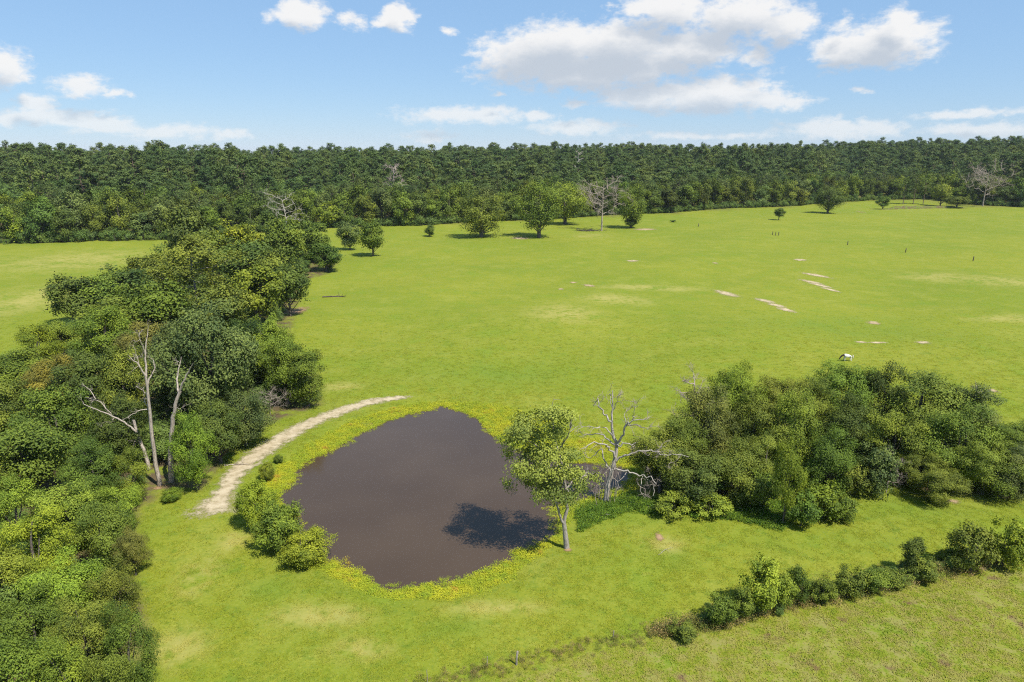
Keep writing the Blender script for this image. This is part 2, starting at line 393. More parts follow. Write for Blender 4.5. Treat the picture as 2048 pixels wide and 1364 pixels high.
n = t.noise(oc, 1.6, 2); f = t.ss(t.m('ADD', sx.outputs[0], t.m('MULTIPLY', t.m('SUBTRACT', n, .5), .5)), .62, .70)
c = t.mix(f, (.72, .69, .64), (.045, .03, .022)); t.l.new(principled(t, c, .6, .3), o.inputs[0])
M['mane'], t, o = material('dark_hair'); t.l.new(principled(t, (.03, .022, .018), .7, .3), o.inputs[0])
M['pale_hair'], t, o = material('pale_hair'); t.l.new(principled(t, (.55, .5, .44), .7, .3), o.inputs[0])

# ------------------------------------------------------------------ ground, water, path
def axis(lo, hi, step, far_lo, far_hi, grow=1.22):
    a = list(np.arange(lo, hi + .01, step)); s_ = step
    while a[-1] < far_hi: s_ *= grow; a.append(a[-1] + s_)
    s_ = step
    while a[0] > far_lo: s_ *= grow; a.insert(0, a[0] - s_)
    return np.array(a)
gx = axis(-95, 110, .9, -6000, 6000); gy = axis(36, 200, .9, -400, 7000, 1.10)
GX, GY = np.meshgrid(gx, gy); X, Y = GX.ravel(), GY.ravel(); Z = height(X, Y)
def spots(x, y, L):
    r = np.zeros_like(x)
    for px, py, ax, ay in L:
        c = flat(px, py); e1 = flat(px + ax, py); e2 = flat(px, py - ay)
        a = abs(e1[0] - c[0]) + .5; b = abs(e2[1] - c[1]) + .5
        r = np.maximum(r, 1 - sstep(np.sqrt(((x - c[0]) / a) ** 2 + ((y - c[1]) / b) ** 2)))
    return r
DRY = [(1130,628,110,26),(1230,600,120,14),(1300,575,160,8),(1880,555,110,14),(2000,565,130,16),(2030,640,60,12),(1990,640,90,8),(1180,470,60,6),(150,520,200,30),(60,600,120,50),(1840,420,90,4),
       (350,1300,90,60),(400,1150,60,60),(640,1230,160,30),(1330,1090,60,20),(680,775,60,14),(470,1080,40,30),(720,1300,90,30),(1000,1215,150,14)]
LUSH = [(1250,1030,150,30),(1500,1010,180,18),(1800,1020,200,30),(1600,1080,250,40),(1300,1120,150,40),(900,1260,120,30),(300,1060,60,60),(540,1180,70,40),(1700,650,300,40),(1000,740,250,40)]
HEDGE = np.array([flat(*p) for p in [(700,1420),(850,1368),(1000,1338),(1150,1300),(1330,1262),(1450,1240),(1600,1200),(1750,1168),(1900,1138),(2048,1105),(2300,1050)]])
def rough_at(x, y):
    hy = np.interp(x, HEDGE[:, 0], HEDGE[:, 1], left=-100); return sstep((hy + .5 - y) / 3.0)
WOOD = fpoly([(-300,2600),(290,2600),(310,1364),(300,1200),(262,1110),(285,1030),(330,985),(410,985),(430,960),(470,900),(540,850),(650,812),(640,760),(580,690),(590,640),(600,600),(610,560),(665,545),(680,520),(640,500),
 (520,520),(400,545),(330,580),(200,625),(130,655),(60,720),(-40,770),(-300,860)])
THICK = fpoly([(1255,985),(1330,1000),(1480,1005),(1600,985),(1700,985),(1800,965),(1860,1003),(1960,990),(2060,990),(2250,990),(2250,900),(2050,880),(1940,885),(1850,880),(1700,870),(1560,880),(1450,900),(1370,920),(1290,950)])
def inside(x, y, Pg, margin=0):
    d, i = poly_dist(x, y, Pg); return np.where(i, d, -d) > margin
nearm = (np.abs(X) < 130) & (Y > 30) & (Y < 420)
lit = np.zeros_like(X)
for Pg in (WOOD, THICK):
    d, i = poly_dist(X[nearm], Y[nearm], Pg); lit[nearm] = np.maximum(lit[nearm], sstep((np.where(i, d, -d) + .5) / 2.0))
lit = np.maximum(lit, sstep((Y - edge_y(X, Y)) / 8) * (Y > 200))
ny, nx = GX.shape
I = (np.arange(ny - 1)[:, None] * nx + np.arange(nx - 1)[None]).ravel()
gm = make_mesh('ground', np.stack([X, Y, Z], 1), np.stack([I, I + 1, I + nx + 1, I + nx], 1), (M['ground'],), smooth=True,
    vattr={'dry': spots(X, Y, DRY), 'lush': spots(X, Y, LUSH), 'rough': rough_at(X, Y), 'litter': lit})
tag(link('ground', gm), kind='structure')

bm = bmesh.new()                                       # pond surface, its rim tucked under the bank
cxy = np.mean(np.array(WATER), 0); Wp = np.array(WATER)
pts = []
for i in range(len(Wp)):
    a, b, c_ = Wp[i - 1], Wp[i], Wp[(i + 1) % len(Wp)]; tn = c_ - a; nrm = np.array([-tn[1], tn[0]]); nrm /= np.linalg.norm(nrm)
    if poly_dist(np.array([b[0] + nrm[0] * .05]), np.array([b[1] + nrm[1] * .05]), WATER)[1][0]: nrm = -nrm
    pts.append(b + nrm * .45)
f = bm.faces.new([bm.verts.new((p_[0], p_[1], -.35)) for p_ in pts]); bmesh.ops.recalc_face_normals(bm, faces=[f])
if f.normal.z < 0: f.normal_flip()
bmesh.ops.triangulate(bm, faces=[f])
me = bpy.data.meshes.new('pond_water'); bm.to_mesh(me); bm.free(); me.materials.append(M['water'])
tag(link('pond_water', me), kind='structure')

def strip(name, line, mat, lift=.05, cross=9, step=.6):
    """a soil track draped on the ground; line = (px, py, half width in metres)"""
    P3 = np.array([(*flat(a, b), c_) for a, b, c_ in line]); d = np.r_[0, np.cumsum(np.linalg.norm(np.diff(P3[:, :2], axis=0), axis=1))]
    n = max(4, int(d[-1] / step)); tt = np.linspace(0, d[-1], n); Q = np.stack([np.interp(tt, d, P3[:, k]) for k in range(3)], 1)
    for _ in range(4): Q[1:-1] = .25 * Q[:-2] + .5 * Q[1:-1] + .25 * Q[2:]
    Q[:, 2] *= 1.95; T = np.gradient(Q[:, :2], axis=0); T /= np.linalg.norm(T, axis=1)[:, None]; N = np.stack([-T[:, 1], T[:, 0]], 1)
    u = np.linspace(-1, 1, cross); XY = Q[:, None, :2] + N[:, None] * (u[None, :, None] * Q[:, None, 2:3] * 1.5)
    e = np.repeat((1.15 - 1.55 * np.abs(u))[None], n, 0); end = np.minimum(np.arange(n), n - 1 - np.arange(n)) / 6.0
    e = np.minimum(e, (end * 1.0 - .6)[:, None] + e * .3)
    x, y = XY[..., 0].ravel(), XY[..., 1].ravel(); z = height(x, y) + lift
    i = (np.arange(n - 1)[:, None] * cross + np.arange(cross - 1)[None]).ravel()
    me = make_mesh(name, np.stack([x, y, z], 1), np.stack([i, i + 1, i + cross + 1, i + cross], 1), (mat,), smooth=True, vattr={'edge': e.ravel()})
    return tag(link(name, me), kind='structure')
strip('dirt_path', [(850,793,.35),(800,795,.7),(740,804,1.0),(690,820,1.1),(640,838,1.15),(600,857,1.2),(560,880,1.25),(530,898,1.3),(500,922,1.25),(474,943,1.1),(456,970,.9),(447,990,1.0),(432,1008,1.5),(420,1025,1.9),(416,1040,1.9),(412,1056,1.6)], M['path'])
def patch(name, px, py, rx, ry, mat, tilt=0.0, lift=.05):
    c = flat(px, py); a = abs(flat(px + rx, py)[0] - c[0]); b = abs(flat(px, py - ry)[1] - c[1])
    V, E = [], []; ns, nr = 20, 4
    V.append((c[0], c[1])); E.append(1.0)
    for r in range(1, nr + 1):
        for k in range(ns):
            th = 2 * math.pi * k / ns; f_ = 1.4 * r / nr; x, y = math.cos(th) * a * f_, math.sin(th) * b * f_
            y += x * tilt; V.append((c[0] + x, c[1] + y)); E.append(1.1 - 1.5 * r / nr)
    F = [(0, 1 + k, 1 + (k + 1) % ns, 1 + (k + 1) % ns) for k in range(ns)]
    bm = bmesh.new(); vs_ = []
    A = np.array(V); z = height(A[:, 0], A[:, 1]) + lift
    for (x, y), zz in zip(V, z): vs_.append(bm.verts.new((x, y, zz)))
    for k in range(ns): bm.faces.new((vs_[0], vs_[1 + k], vs_[1 + (k + 1) % ns]))
    for r in range(nr - 1):
        for k in range(ns):
            a0 = 1 + r * ns; bm.faces.new((vs_[a0 + k], vs_[a0 + ns + k], vs_[a0 + ns + (k + 1) % ns], vs_[a0 + (k + 1) % ns]))
    me = bpy.data.meshes.new(name); bm.to_mesh(me); bm.free(); me.materials.append(mat)
    at = me.attributes.new('edge', 'FLOAT', 'POINT'); at.data.foreach_set('value', np.array(E, np.float32))
    tag(link(name, me), kind='structure')
for px, py, rx, ry, mt, tl in [(1454,584,17,6,'pale_soil',-1.2),(1530,601,14,5,'pale_soil',-1.2),(1552,611,14,4,'pale_soil',-1.0),(1572,620,14,4,'pale_soil',-.8),(1622,564,14,4,'pale_soil',-1.5),(1640,571,14,4,'pale_soil',-1.5),(1660,579,12,3,'pale_soil',-1.5),
   (1632,551,20,3,'pale_soil',-1.2),(1748,643,14,4,'bare',0),(1722,685,12,2,'pale_soil',0),(1755,686,16,2,'pale_soil',0),(1846,687,14,3,'pale_soil',0),(1178,573,14,3,'bare',-.5),(1146,566,8,2,'bare',0),(1122,581,7,2,'bare',0),
   (1265,522,12,2,'pale_soil',0),(1600,520,12,2,'pale_soil',0),(1987,785,10,4,'bare',0),(1430,527,6,1.5,'bare',0),(594,622,22,9,'red_soil',.3),(1318,1075,9,10,'red_soil',0),(1908,1003,16,5,'bare',0),(2020,990,34,7,'bare',.3),
   (1975,1128,36,9,'bare',.5),(1136,1098,9,5,'red_soil',0),(318,975,18,6,'red_soil',0),(1717,424,6,2,'red_soil',-1),(1040,477,22,2,'bare',0),(1290,458,25,2,'bare',0),(735,845,14,5,'red_soil',0),(1690,975,40,8,'bare',0)]:
    patch('bare_soil_patch', px, py, rx * 1.25, ry * 1.3, M[mt], tl)

# ------------------------------------------------------------------ foliage
def unit(v): return v / (np.linalg.norm(v, axis=-1, keepdims=True) + 1e-9)
def leaf_cards(rng, P, N, size, aspect=.62):
    n = len(P); t_ = unit(np.cross(N, rng.normal(size=(n, 3)))); b = np.cross(N, t_)
    s_ = (size * rng.uniform(.65, 1.3, n))[:, None]; bend = N * s_ * rng.uniform(-.22, .05, (n, 1))
    V = np.stack([P + t_ * s_ * .55, P + b * s_ * aspect * .5 + bend, P - t_ * s_ * .45, P - b * s_ * aspect * .5 + bend], 1)
    return V.reshape(-1, 3), np.arange(n * 4).reshape(-1, 4)
def foliage(rng, blobs, leaf, n_leaf, spray_r, per_spray=9, droop=0.0):
    """leaves in sprays on the outside of many small boughs"""
    blobs = np.asarray(blobs, float); area = (blobs[:, 3] * blobs[:, 4]); k = area / area.sum()
    Ps, Ns, vs_ = [], [], []
    cen = (blobs[:, :3] * area[:, None]).sum(0) / area.sum(); cen[2] = .55 * cen[2] + .45 * blobs[:, 2].min(); ext = np.abs(blobs[:, :3] - cen).max(0) + .5
    for bl, kk in zip(blobs, k):
        ns = max(3, int(n_leaf * kk / per_spray)); d = unit(rng.normal(size=(ns, 3))); d[:, 2] = np.where((d[:, 2] < -.3) & (rng.random(ns) < .6), -d[:, 2], d[:, 2])
        rr = rng.uniform(.35, 1.08, ns) ** .55; R = np.array([bl[3], bl[3], bl[4]])
        sp_ = bl[:3] + d * R * rr[:, None] * (1 + .18 * rng.normal(size=(ns, 1)))
        c = np.repeat(sp_, per_spray, 0); dd = np.repeat(d, per_spray, 0); n = len(c)
        off = rng.normal(size=(n, 3)) * spray_r * np.array([1, 1, .85]); off[:, 2] -= droop * np.abs(rng.normal(size=n)) * spray_r
        Ps.append(c + off); Ns.append(unit(dd * .55 + unit((c + off - cen) / ext) * .55 + rng.normal(size=(n, 3)) * .38 + np.array([0, 0, .18])))
        vs_.append(.46 * rng.random() + .36 * np.repeat(rng.random(ns), per_spray) + .18 * rng.random(n))
    P, N, v = np.concatenate(Ps), np.concatenate(Ns), np.concatenate(vs_)
    V, F = leaf_cards(rng, P, N, leaf); return V, F, v
def broadleaf(seed, height_=10., radius=4., low=.12, nblob=22, leaf=.2, n_leaf=20000, spray=.32, trunk_r=.22, lean=.0, mat='leaf', barkm='bark', joined=False, sides=6, columnar=False):
    rng = np.random.default_rng(seed); zb = height_ * low; cz = (height_ + zb) / 2; rz = (height_ - zb) / 2
    bl = []
    for i in range(nblob):
        d = unit(rng.normal(size=3)); u = rng.uniform(.5, .86)
        c = np.array([d[0] * radius * u, d[1] * radius * u, cz + d[2] * rz * u])
        taper = 1.0 if c[2] < cz else 1 - .25 * (c[2] - cz) / rz
        r = radius * rng.uniform(.2, .36) * taper; c[:2] *= taper
        bl.append([*c, r, r * rng.uniform(.85, 1.15)])
    for i in range(5):                                  # boughs that break the outline
        th = rng.uniform(0, 6.28); el_ = rng.uniform(-.2, 1.2); r = radius * rng.uniform(.14, .24)
        bl.append([math.cos(th) * radius * math.cos(el_) * .95, math.sin(th) * radius * math.cos(el_) * .95, cz + math.sin(el_) * rz * .95, r, r * .8])
    V, F, v = foliage(rng, bl, leaf, n_leaf, spray)
    tb = Tubes(); top = height_ * .8
    tp = smooth_path([(0, 0, -.3), (rng.normal() * .1, rng.normal() * .1, top * .3), (rng.normal() * .35, rng.normal() * .35, top * .65), (rng.normal() * .6, rng.normal() * .6, top)], 9)
    tb.add(tp, np.linspace(trunk_r * 1.25, trunk_r * .25, 9), sides)
    for b in bl[:12]:
        j = int(np.clip((b[2] / top) * 6, 1, 6)) - 0; st = tp[max(1, j - 2)]; e = np.array(b[:3]); mid = st * .45 + e * .55 + np.array([0, 0, -.1 * np.linalg.norm(e - st)])
        tb.add(smooth_path([st, mid, e], 6), np.linspace(trunk_r * .42, trunk_r * .1, 6), 4)
    return pack(V, F, v, tb, mat, barkm, joined)
def pine(seed, height_=25., radius=5.2, start=.4, leaf=.6, n_leaf=2200, spray=.5, trunk_r=.3, mat='leaf', barkm='pine_bark', joined=False):
    rng = np.random.default_rng(seed); tb = Tubes(); bl = []
    tp = smooth_path([(0, 0, -.3), (rng.normal() * .15, rng.normal() * .15, height_ * .4), (rng.normal() * .4, rng.normal() * .4, height_ * .75), (rng.normal() * .5, rng.normal() * .5, height_ * .97)], 10)
    tb.add(tp, np.linspace(trunk_r, trunk_r * .25, 10), 6)
    n = int(22 + rng.integers(8))
    for i in range(n):
        f_ = start + (1 - start) * (i + rng.random()) / n; z = height_ * f_
        rel = (f_ - start) / (1 - start); L = radius * (.35 + .75 * math.sin(math.pi * (rel * .75 + .2))) * rng.uniform(.45, 1.05) * (1.0 if rel < .85 else .6)
        th = i * 2.4 + rng.normal() * .4; st = np.array([np.interp(z, tp[:, 2], tp[:, 0]), np.interp(z, tp[:, 2], tp[:, 1]), z])
        e = st + np.array([math.cos(th) * L, math.sin(th) * L, L * rng.uniform(.0, .35)])
        tb.add([st, (st + e) / 2 + np.array([0, 0, -.12 * L]), e], [trunk_r * .3, trunk_r * .2, trunk_r * .08], 4)
        r = radius * rng.uniform(.17, .30); bl.append([*e, r, r * .95])
        if L > radius * .6: bl.append([*(st * .4 + e * .6), r * .8, r * .5])
    bl.append([*tp[-1], radius * .28, radius * .3])
    V, F, v = foliage(rng, bl, leaf, n_leaf, spray)
    return pack(V, F, v, tb, mat, barkm, joined)
def pack(V, F, v, tb, mat, barkm, joined):
    TV, TF = tb.arrays()
    if joined:
        return make_mesh('tree', np.concatenate([V, TV]), np.concatenate([F, TF + len(V)]), (M[mat], M[barkm]), face_attr=np.r_[v, np.full(len(TF), .5)], mat_index=np.r_[np.zeros(len(F), int), np.ones(len(TF), int)])
    return make_mesh('crown', V, F, (M[mat],), face_attr=v), make_mesh('trunk', TV, TF, (M[barkm],), smooth=True)
TINT = dict(mid=(.106,.151,.024), dark=(.072,.106,.024), olive=(.120,.150,.026), bright=(.138,.190,.024), yellow=(.170,.214,.022), grey=(.100,.136,.042), brown=(.126,.134,.034), deep=(.088,.132,.023), light=(.146,.193,.028), rust=(.142,.142,.028))
def jit(rng, c, s_=.08): k = 1.02 * (1 + rng.normal() * s_); return (c[0] * k * (1 + rng.normal() * .05), c[1] * k, c[2] * k, 1)
def tree(name, crown, trunk, loc, sxy, sz, rz, col, label, cat='tree', group=None, crown_name='crown', trunk_name='trunk'):
    r = bpy.data.objects.new(name, None); COL.objects.link(r); r.location = loc; r.rotation_euler = (0, 0, rz); r.scale = (sxy, sxy, sz); r.empty_display_size = .5
    c = link(crown_name, crown, r); c.color = col
    if trunk is not None: link(trunk_name, trunk, r)
    return tag(r, label, cat, group)
print('meshes: near')
NEAR = [broadleaf(100 + i, leaf=(.19, .215, .24)[i % 3], n_leaf=(27000, 23000, 20000)[i % 3], nblob=24 + 4 * (i % 4), low=(.02, .1, .14, .04)[i % 4], spray=(.2, .26, .34)[i % 3]) for i in range(9)]
DENSE = [broadleaf(130 + i, leaf=(.165, .2)[i % 2], n_leaf=(31000, 25000)[i % 2], nblob=30, low=-.04, spray=(.18, .28)[i % 2]) for i in range(6)]
MIDT = [broadleaf(200 + i, leaf=.42, n_leaf=7500, nblob=20 + 3 * (i % 3), low=(.08, .16, .22)[i % 3], spray=.42) for i in range(7)]
SHRUB = [broadleaf(300 + i, height_=4, radius=2, low=.0, nblob=16 + 2 * i, leaf=.2, n_leaf=5500, spray=.17, trunk_r=.06) for i in range(5)]
FEATH = [broadleaf(320 + i, height_=4, radius=2, low=.02, nblob=40, leaf=.13, n_leaf=17000, spray=.11, trunk_r=.06) for i in range(2)]
OAK = [broadleaf(400 + i, height_=20, radius=9, low=(.02, .1, .0)[i], nblob=38, leaf=.55, n_leaf=11000, spray=.7, trunk_r=.62) for i in range(3)]
FARB = [broadleaf(500 + i, height_=18, radius=5.2, low=.0, nblob=20, leaf=.68, n_leaf=5200, spray=.75, trunk_r=.3) for i in range(7)]
FARP = [pine(600 + i) for i in range(6)]
PINE_MID = pine(650, height_=18, radius=5.5, start=.35, leaf=.36, n_leaf=9000, spray=.45, trunk_r=.26, barkm='pale_bark')
def place(spec, name, px, top, base, hw, pool, tint, label, cat='tree', group=None, seed=0, unit_h=10., unit_r=4.):
    rng = np.random.default_rng(seed + int(px * 7 + top * 13)); g_ = ground(px, base)
    tp = at_depth(px, top, g_[1]); hgt_ = max(.5, tp[2] - g_[2])
    r = abs(at_depth(px + hw, (top + base) / 2, g_[1])[0] - at_depth(px, (top + base) / 2, g_[1])[0])
    cr, tr = pool[int(rng.integers(len(pool)))]
    return tree(name, cr, tr, g_, r / unit_r, hgt_ / unit_h, rng.uniform(0, 6.28), jit(rng, TINT[tint]), label, cat, group)

# ---- the wood left of the pond
LW = 'trees of the left wood'
LEFT = [
 (386,412,560,42,'M','dark','tall dark tree rising highest at the far end of the left wood'),
 (478,440,545,45,'M','yellow','bright yellow-green crown at the far end of the left wood'),
 (425,462,565,48,'M','olive','dull olive crown just below the bright yellow-green crown'),
 (568,436,545,42,'M','mid','mid-green tree right of the bright yellow-green crown, far end of the left wood'),
 (632,443,525,30,'M','deep','round dark tree at the far right tip of the left wood'),
 (345,490,590,50,'M','mid','green tree at the far left flank of the wood below the tallest dark tree'),
 (300,512,600,45,'M','olive','dull tree on the left flank of the wood beside the pasture corner'),
 (500,480,590,55,'M','dark','broad dark olive crown in the middle of the wood far end'),
 (255,530,620,50,'M','dark','dark tree on the left flank of the wood, third from the pasture corner'),
 (205,548,640,45,'M','mid','mid-green tree on the left flank, next to the blackest edge tree'),
 (150,552,650,42,'M','dark','blackish-green tree bulging into the left pasture'),
 (520,530,655,50,'M','bright','fresh green crown beside the dark tree on the right edge of the wood'),
 (582,525,632,36,'M','dark','dark tree on the right edge of the wood by the reddish bare soil'),
 (560,490,600,45,'M','olive','olive tree behind the fresh green crown on the right edge'),
 (450,570,680,55,'M','olive','olive crown right of the pine with bare limbs'),
 (320,560,680,60,'M','mid','mid-green crown left of the pine with bare limbs'),
 (240,590,690,55,'M','mid','green crown between the blackish edge tree and the pine'),
 (215,615,730,65,'N','bright','bright green spreading crown near the left pasture'),
 (130,640,720,45,'N','light','light green tree on the pasture side below the blackish edge tree'),
 (80,650,740,45,'N','yellow','yellow-green tree at the left pasture edge'),
 (300,640,760,50,'N','brown','brownish olive crown above the tallest bare snag'),
 (430,600,860,92,'N','grey','largest grey-green oak in the middle of the left wood'),
 (545,632,780,50,'N','bright','bright crown on the right edge just below the reddish bare soil'),
 (500,640,790,50,'N','dark','dark crown between the large grey-green oak and the field'),
 (617,692,812,46,'N','mid','rounded green tree sticking out furthest right, above the dirt path'),
 (575,665,806,42,'N','mid','green tree behind the rounded one that sticks out above the dirt path'),
 (365,640,830,60,'N','grey','grey-green crown just behind the forked bare snag'),
 (112,715,820,55,'N','rust','tree with orange-yellow leaves in the left wood'),
 (30,700,800,60,'N','mid','green tree at the left picture border below the pasture'),
 (200,700,850,70,'N','dark','dark green crown left of the tallest bare snag'),
 (262,690,860,50,'N','olive','dark olive crown directly behind the tallest bare snag'),
 (20,765,880,60,'N','olive','olive crown at the left picture border'),
 (120,770,930,70,'N','mid','mid-green crown below the tree with orange-yellow leaves'),
 (250,790,930,58,'N','dark','deep shaded tree behind the leaning broken snag'),
 (492,772,890,54,'N','grey','pale drooping tree overhanging the bend of the dirt path'),
 (395,822,980,40,'N','bright','small bright green tree right of the bare snags'),
 (60,830,1000,85,'N','deep','broad green crown at the left border level with the bare snags'),
 (442,800,925,48,'N','dark','shaded dark tree between the small bright tree and the drooping tree'),
 (200,872,1020,60,'N','deep','deep green crown at the foot of the leaning snag'),
 (268,895,1005,38,'N','light','light green shrubby tree right beside the base of the tallest snag'),
 (-30,900,1060,60,'N','mid','tree cut by the left border below the broad green crown'),
 (40,950,1100,60,'N','bright','light green tree near the left border in the lower wood'),
 (150,960,1100,65,'N','light','lime-tinged crown in the lower wood below the deep green crown'),
 (250,965,1080,45,'N','bright','green tree at the lower wood edge facing the end of the dirt path'),
 (90,1012,1180,70,'N','yellow','most yellow crown of the lower left wood'),
 (222,1000,1140,50,'N','olive','olive crown at the lower wood edge right of the most yellow crown'),
 (272,1050,1150,32,'N','brown','brownish shrubby tree at the lower wood edge'),
 (20,1085,1230,60,'N','light','green crown at the left border below the most yellow crown'),
 (150,1110,1270,70,'N','bright','bright crown in the lower wood below the olive crown'),
 (242,1120,1265,45,'N','olive','dark olive tree at the lower edge by the mown grass'),
 (80,1180,1330,60,'N','deep','darker crown in the lower left wood below the bright one'),
 (190,1185,1380,65,'N','olive','olive crown near the bottom of the wood left of the deep green tree'),
 (272,1205,1400,52,'N','deep','deep green leafy tree at the bottom right corner of the wood'),
 (40,1275,1480,80,'N','mid','green crown in the bottom left corner of the picture'),
 (145,1275,1470,70,'N','bright','green crown on the bottom border left of the deep green tree'),
 (245,1290,1490,58,'N','deep','dark green crown on the bottom border at the grass'),
 (-25,1180,1380,50,'N','mid','tree cut by the left border above the bottom corner')]
for px, top, base, hw, k, tn, lb in LEFT:
    place(None, 'broadleaf_tree', px, top, base, hw * 1.1, (DENSE if top > 860 else NEAR) if k == 'N' else MIDT, tn, lb, 'tree', LW, 1)
place(None, 'pine_tree', 398, 482, 655, 78, [PINE_MID], 'olive', 'pine with pale bare limbs showing in the middle of the left wood', 'tree', None, 3, 18., 5.5)
for px, top, base, hw, tn, lb in [(652,486,543,34,'deep','dark bushy tree standing in the field off the right tip of the left wood'),
   (700,437,500,22,'grey','narrow greyish tree in the gap between left wood and pasture'),(746,441,512,28,'mid','small tree with ragged low crown beside the greyish narrow tree'),
   (860,447,473,12,'deep','tiny round bush alone left of the two big oaks')]:
    place(None, 'field_tree', px, top, base, hw, MIDT, tn, lb, 'tree' if hw > 15 else 'bush')

# ---- the thicket right of the pond
RT = 'trees and shrubs of the right thicket'
for px, top, base, hw, tn, lb in [
 (1462,715,895,46,'bright','bright green tree top at the back left of the right thicket'),(1550,742,890,48,'olive','olive tree behind the light green column in the right thicket'),
 (1612,752,880,45,'mid','green tree left of the one in front of the white horse'),(1678,714,870,52,'mid','green tree directly in front of the white horse'),
 (1750,724,880,42,'dark','darkest round tree in the right thicket'),(1840,742,890,72,'olive','broad olive tree with brownish tips in the right thicket'),
 (1925,766,900,50,'grey','grey-green tree on the right shoulder of the thicket'),(2012,842,930,48,'mid','tree at the right end of the thicket by the picture border'),
 (1500,785,930,48,'olive','olive tree in the left middle of the thicket'),(1578,770,955,42,'light','light green column of a tree in the middle of the thicket'),
 (1408,762,940,46,'brown','vine-tangled brownish tree in front of the bright green tree top'),(1352,815,960,44,'deep','dark tree at the left shoulder of the thicket behind the dead white tree'),
 (1320,855,985,52,'olive','yellowish bushy tree right beside the dead white tree'),(1385,895,1002,56,'dark','dark glossy shrub under the long dead limb'),
 (1470,885,1002,50,'olive','olive shrub at the front of the thicket right of the dark glossy shrub'),(1650,848,985,42,'deep','vine-covered dark column at the front middle of the thicket'),
 (1692,795,920,48,'dark','dark tree in deep shade behind the vine-covered column'),(1780,812,950,52,'light','light olive tree in front of the darkest round tree'),
 (1830,892,975,38,'olive','olive shrub between the grey twiggy bush and the round front bush'),(1872,928,1005,40,'olive','round bush in front of the thicket at its right'),
 (1902,805,965,58,'mid','tall green tree behind the round front bush'),(1962,872,988,50,'mid','leafy tree at the right front of the thicket'),
 (2022,890,995,46,'grey','greyish shrub at the right border of the thicket'),(2085,850,985,60,'mid','tree cut by the right border of the picture'),
 (1530,850,985,46,'olive','olive green tree behind the leaning front tree')]:
    place(None, 'thicket_tree', px, top, base, hw * 1.25, DENSE, tn, lb, 'tree' if top < 880 else 'shrub', RT, 2)
place(None, 'thicket_tree', 1565, 880, 1048, 33, NEAR, 'bright', 'leaning young tree standing out in front of the thicket', 'tree')
for px, top, base, hw, tn, lb in [(1520,940,1012,40,'mid','low green shrub filling the front between olive shrub and leaning tree'),(1700,925,990,34,'olive','low olive shrub left of the grey twiggy bush'),(1640,965,1035,44,'bright','vine mound spilling forward onto the grass from the thicket'),(1680,990,1040,30,'mid','right end of the vine heap in front of the thicket'),(1600,985,1052,34,'deep','low leafy vine heap at the foot of the leaning young tree'),
   (1350,990,1030,40,'light','low leafy weeds in front of the dark glossy shrub'),(1425,995,1032,40,'light','low leafy weeds in front of the olive shrub'),(1745,890,985,48,'grey','grey twiggy bush at the front of the thicket')]:
    place(None, 'leafy_shrub', px, top, base, hw * 1.0, SHRUB, tn, lb, 'shrub', None, 4, 4., 2.)

# ---- willowy bushes on the left bank of the pond
for px, top, base, hw, tn, lb in [(518,965,1055,42,'yellow','feathery yellow-green bush on the left pond bank, farthest of the three big ones'),(562,1005,1100,50,'light','largest feathery bush on the left pond bank, in the middle'),
   (617,1062,1126,52,'yellow','low wide feathery bush nearest the camera on the left pond bank'),(536,926,960,18,'bright','small bush on the pond bank behind the three feathery bushes'),(558,910,926,10,'deep','tiny dark bush on the far left pond bank'),
   (345,978,1000,22,'bright','small fern-green clump at the foot of the forked snag')]:
    place(None, 'bank_bush', px, top, base, hw * 1.0, FEATH, tn, lb, 'bush', None, 5, 4., 2.)

# ---- hedgerow along the lower right fence line
HG = 'bushes of the lower right hedgerow'
for px, top, base, hw, tn, lb in [(1365,1246,1276,28,'olive','low straggly scrub at the left end of the hedgerow'),(1440,1190,1252,30,'mid','first upright bush of the hedgerow from the left'),(1482,1178,1240,24,'olive','olive bush between the first upright bush and the tallest one'),
   (1518,1122,1228,42,'bright','tallest bright bush of the left hedgerow part'),(1560,1150,1220,26,'light','light bush leaning on the tallest bright bush'),(1595,1135,1205,26,'deep','dark bush right of the tallest bright bush, leaning left'),(1645,1164,1208,26,'mid','round low bush left of the hedgerow gap'),
   (1695,1135,1192,32,'olive','square-topped olive bush right of the hedgerow gap'),(1742,1138,1182,30,'mid','low green bush second right of the gap'),(1790,1140,1172,28,'olive','low straggly bush under the round dark lollipop bush'),
   (1845,1118,1158,30,'olive','low ragged scrub right of the round dark lollipop bush'),(1880,1098,1128,12,'deep','little dark sapling between lollipop bush and big right bush'),
   (1940,1056,1145,44,'olive','big rounded bush near the right end of the hedgerow'),(2005,1040,1132,40,'yellow','big yellowish-tipped bush at the right end of the hedgerow'),(2060,1070,1120,30,'brown','brownish bush cut by the right border')]:
    place(None, 'hedgerow_bush', px, top, base, hw * 1.06, SHRUB, tn, lb, 'bush', HG, 6, 4., 2.)
LOLLI = broadleaf(360, height_=4, radius=1.4, low=.42, nblob=9, leaf=.16, n_leaf=5000, spray=.18, trunk_r=.09)
place(None, 'hedgerow_bush', 1816, 1078, 1150, 25, [LOLLI], 'dark', 'round dark lollipop bush standing above the hedgerow', 'bush', HG, 7, 4., 1.4)

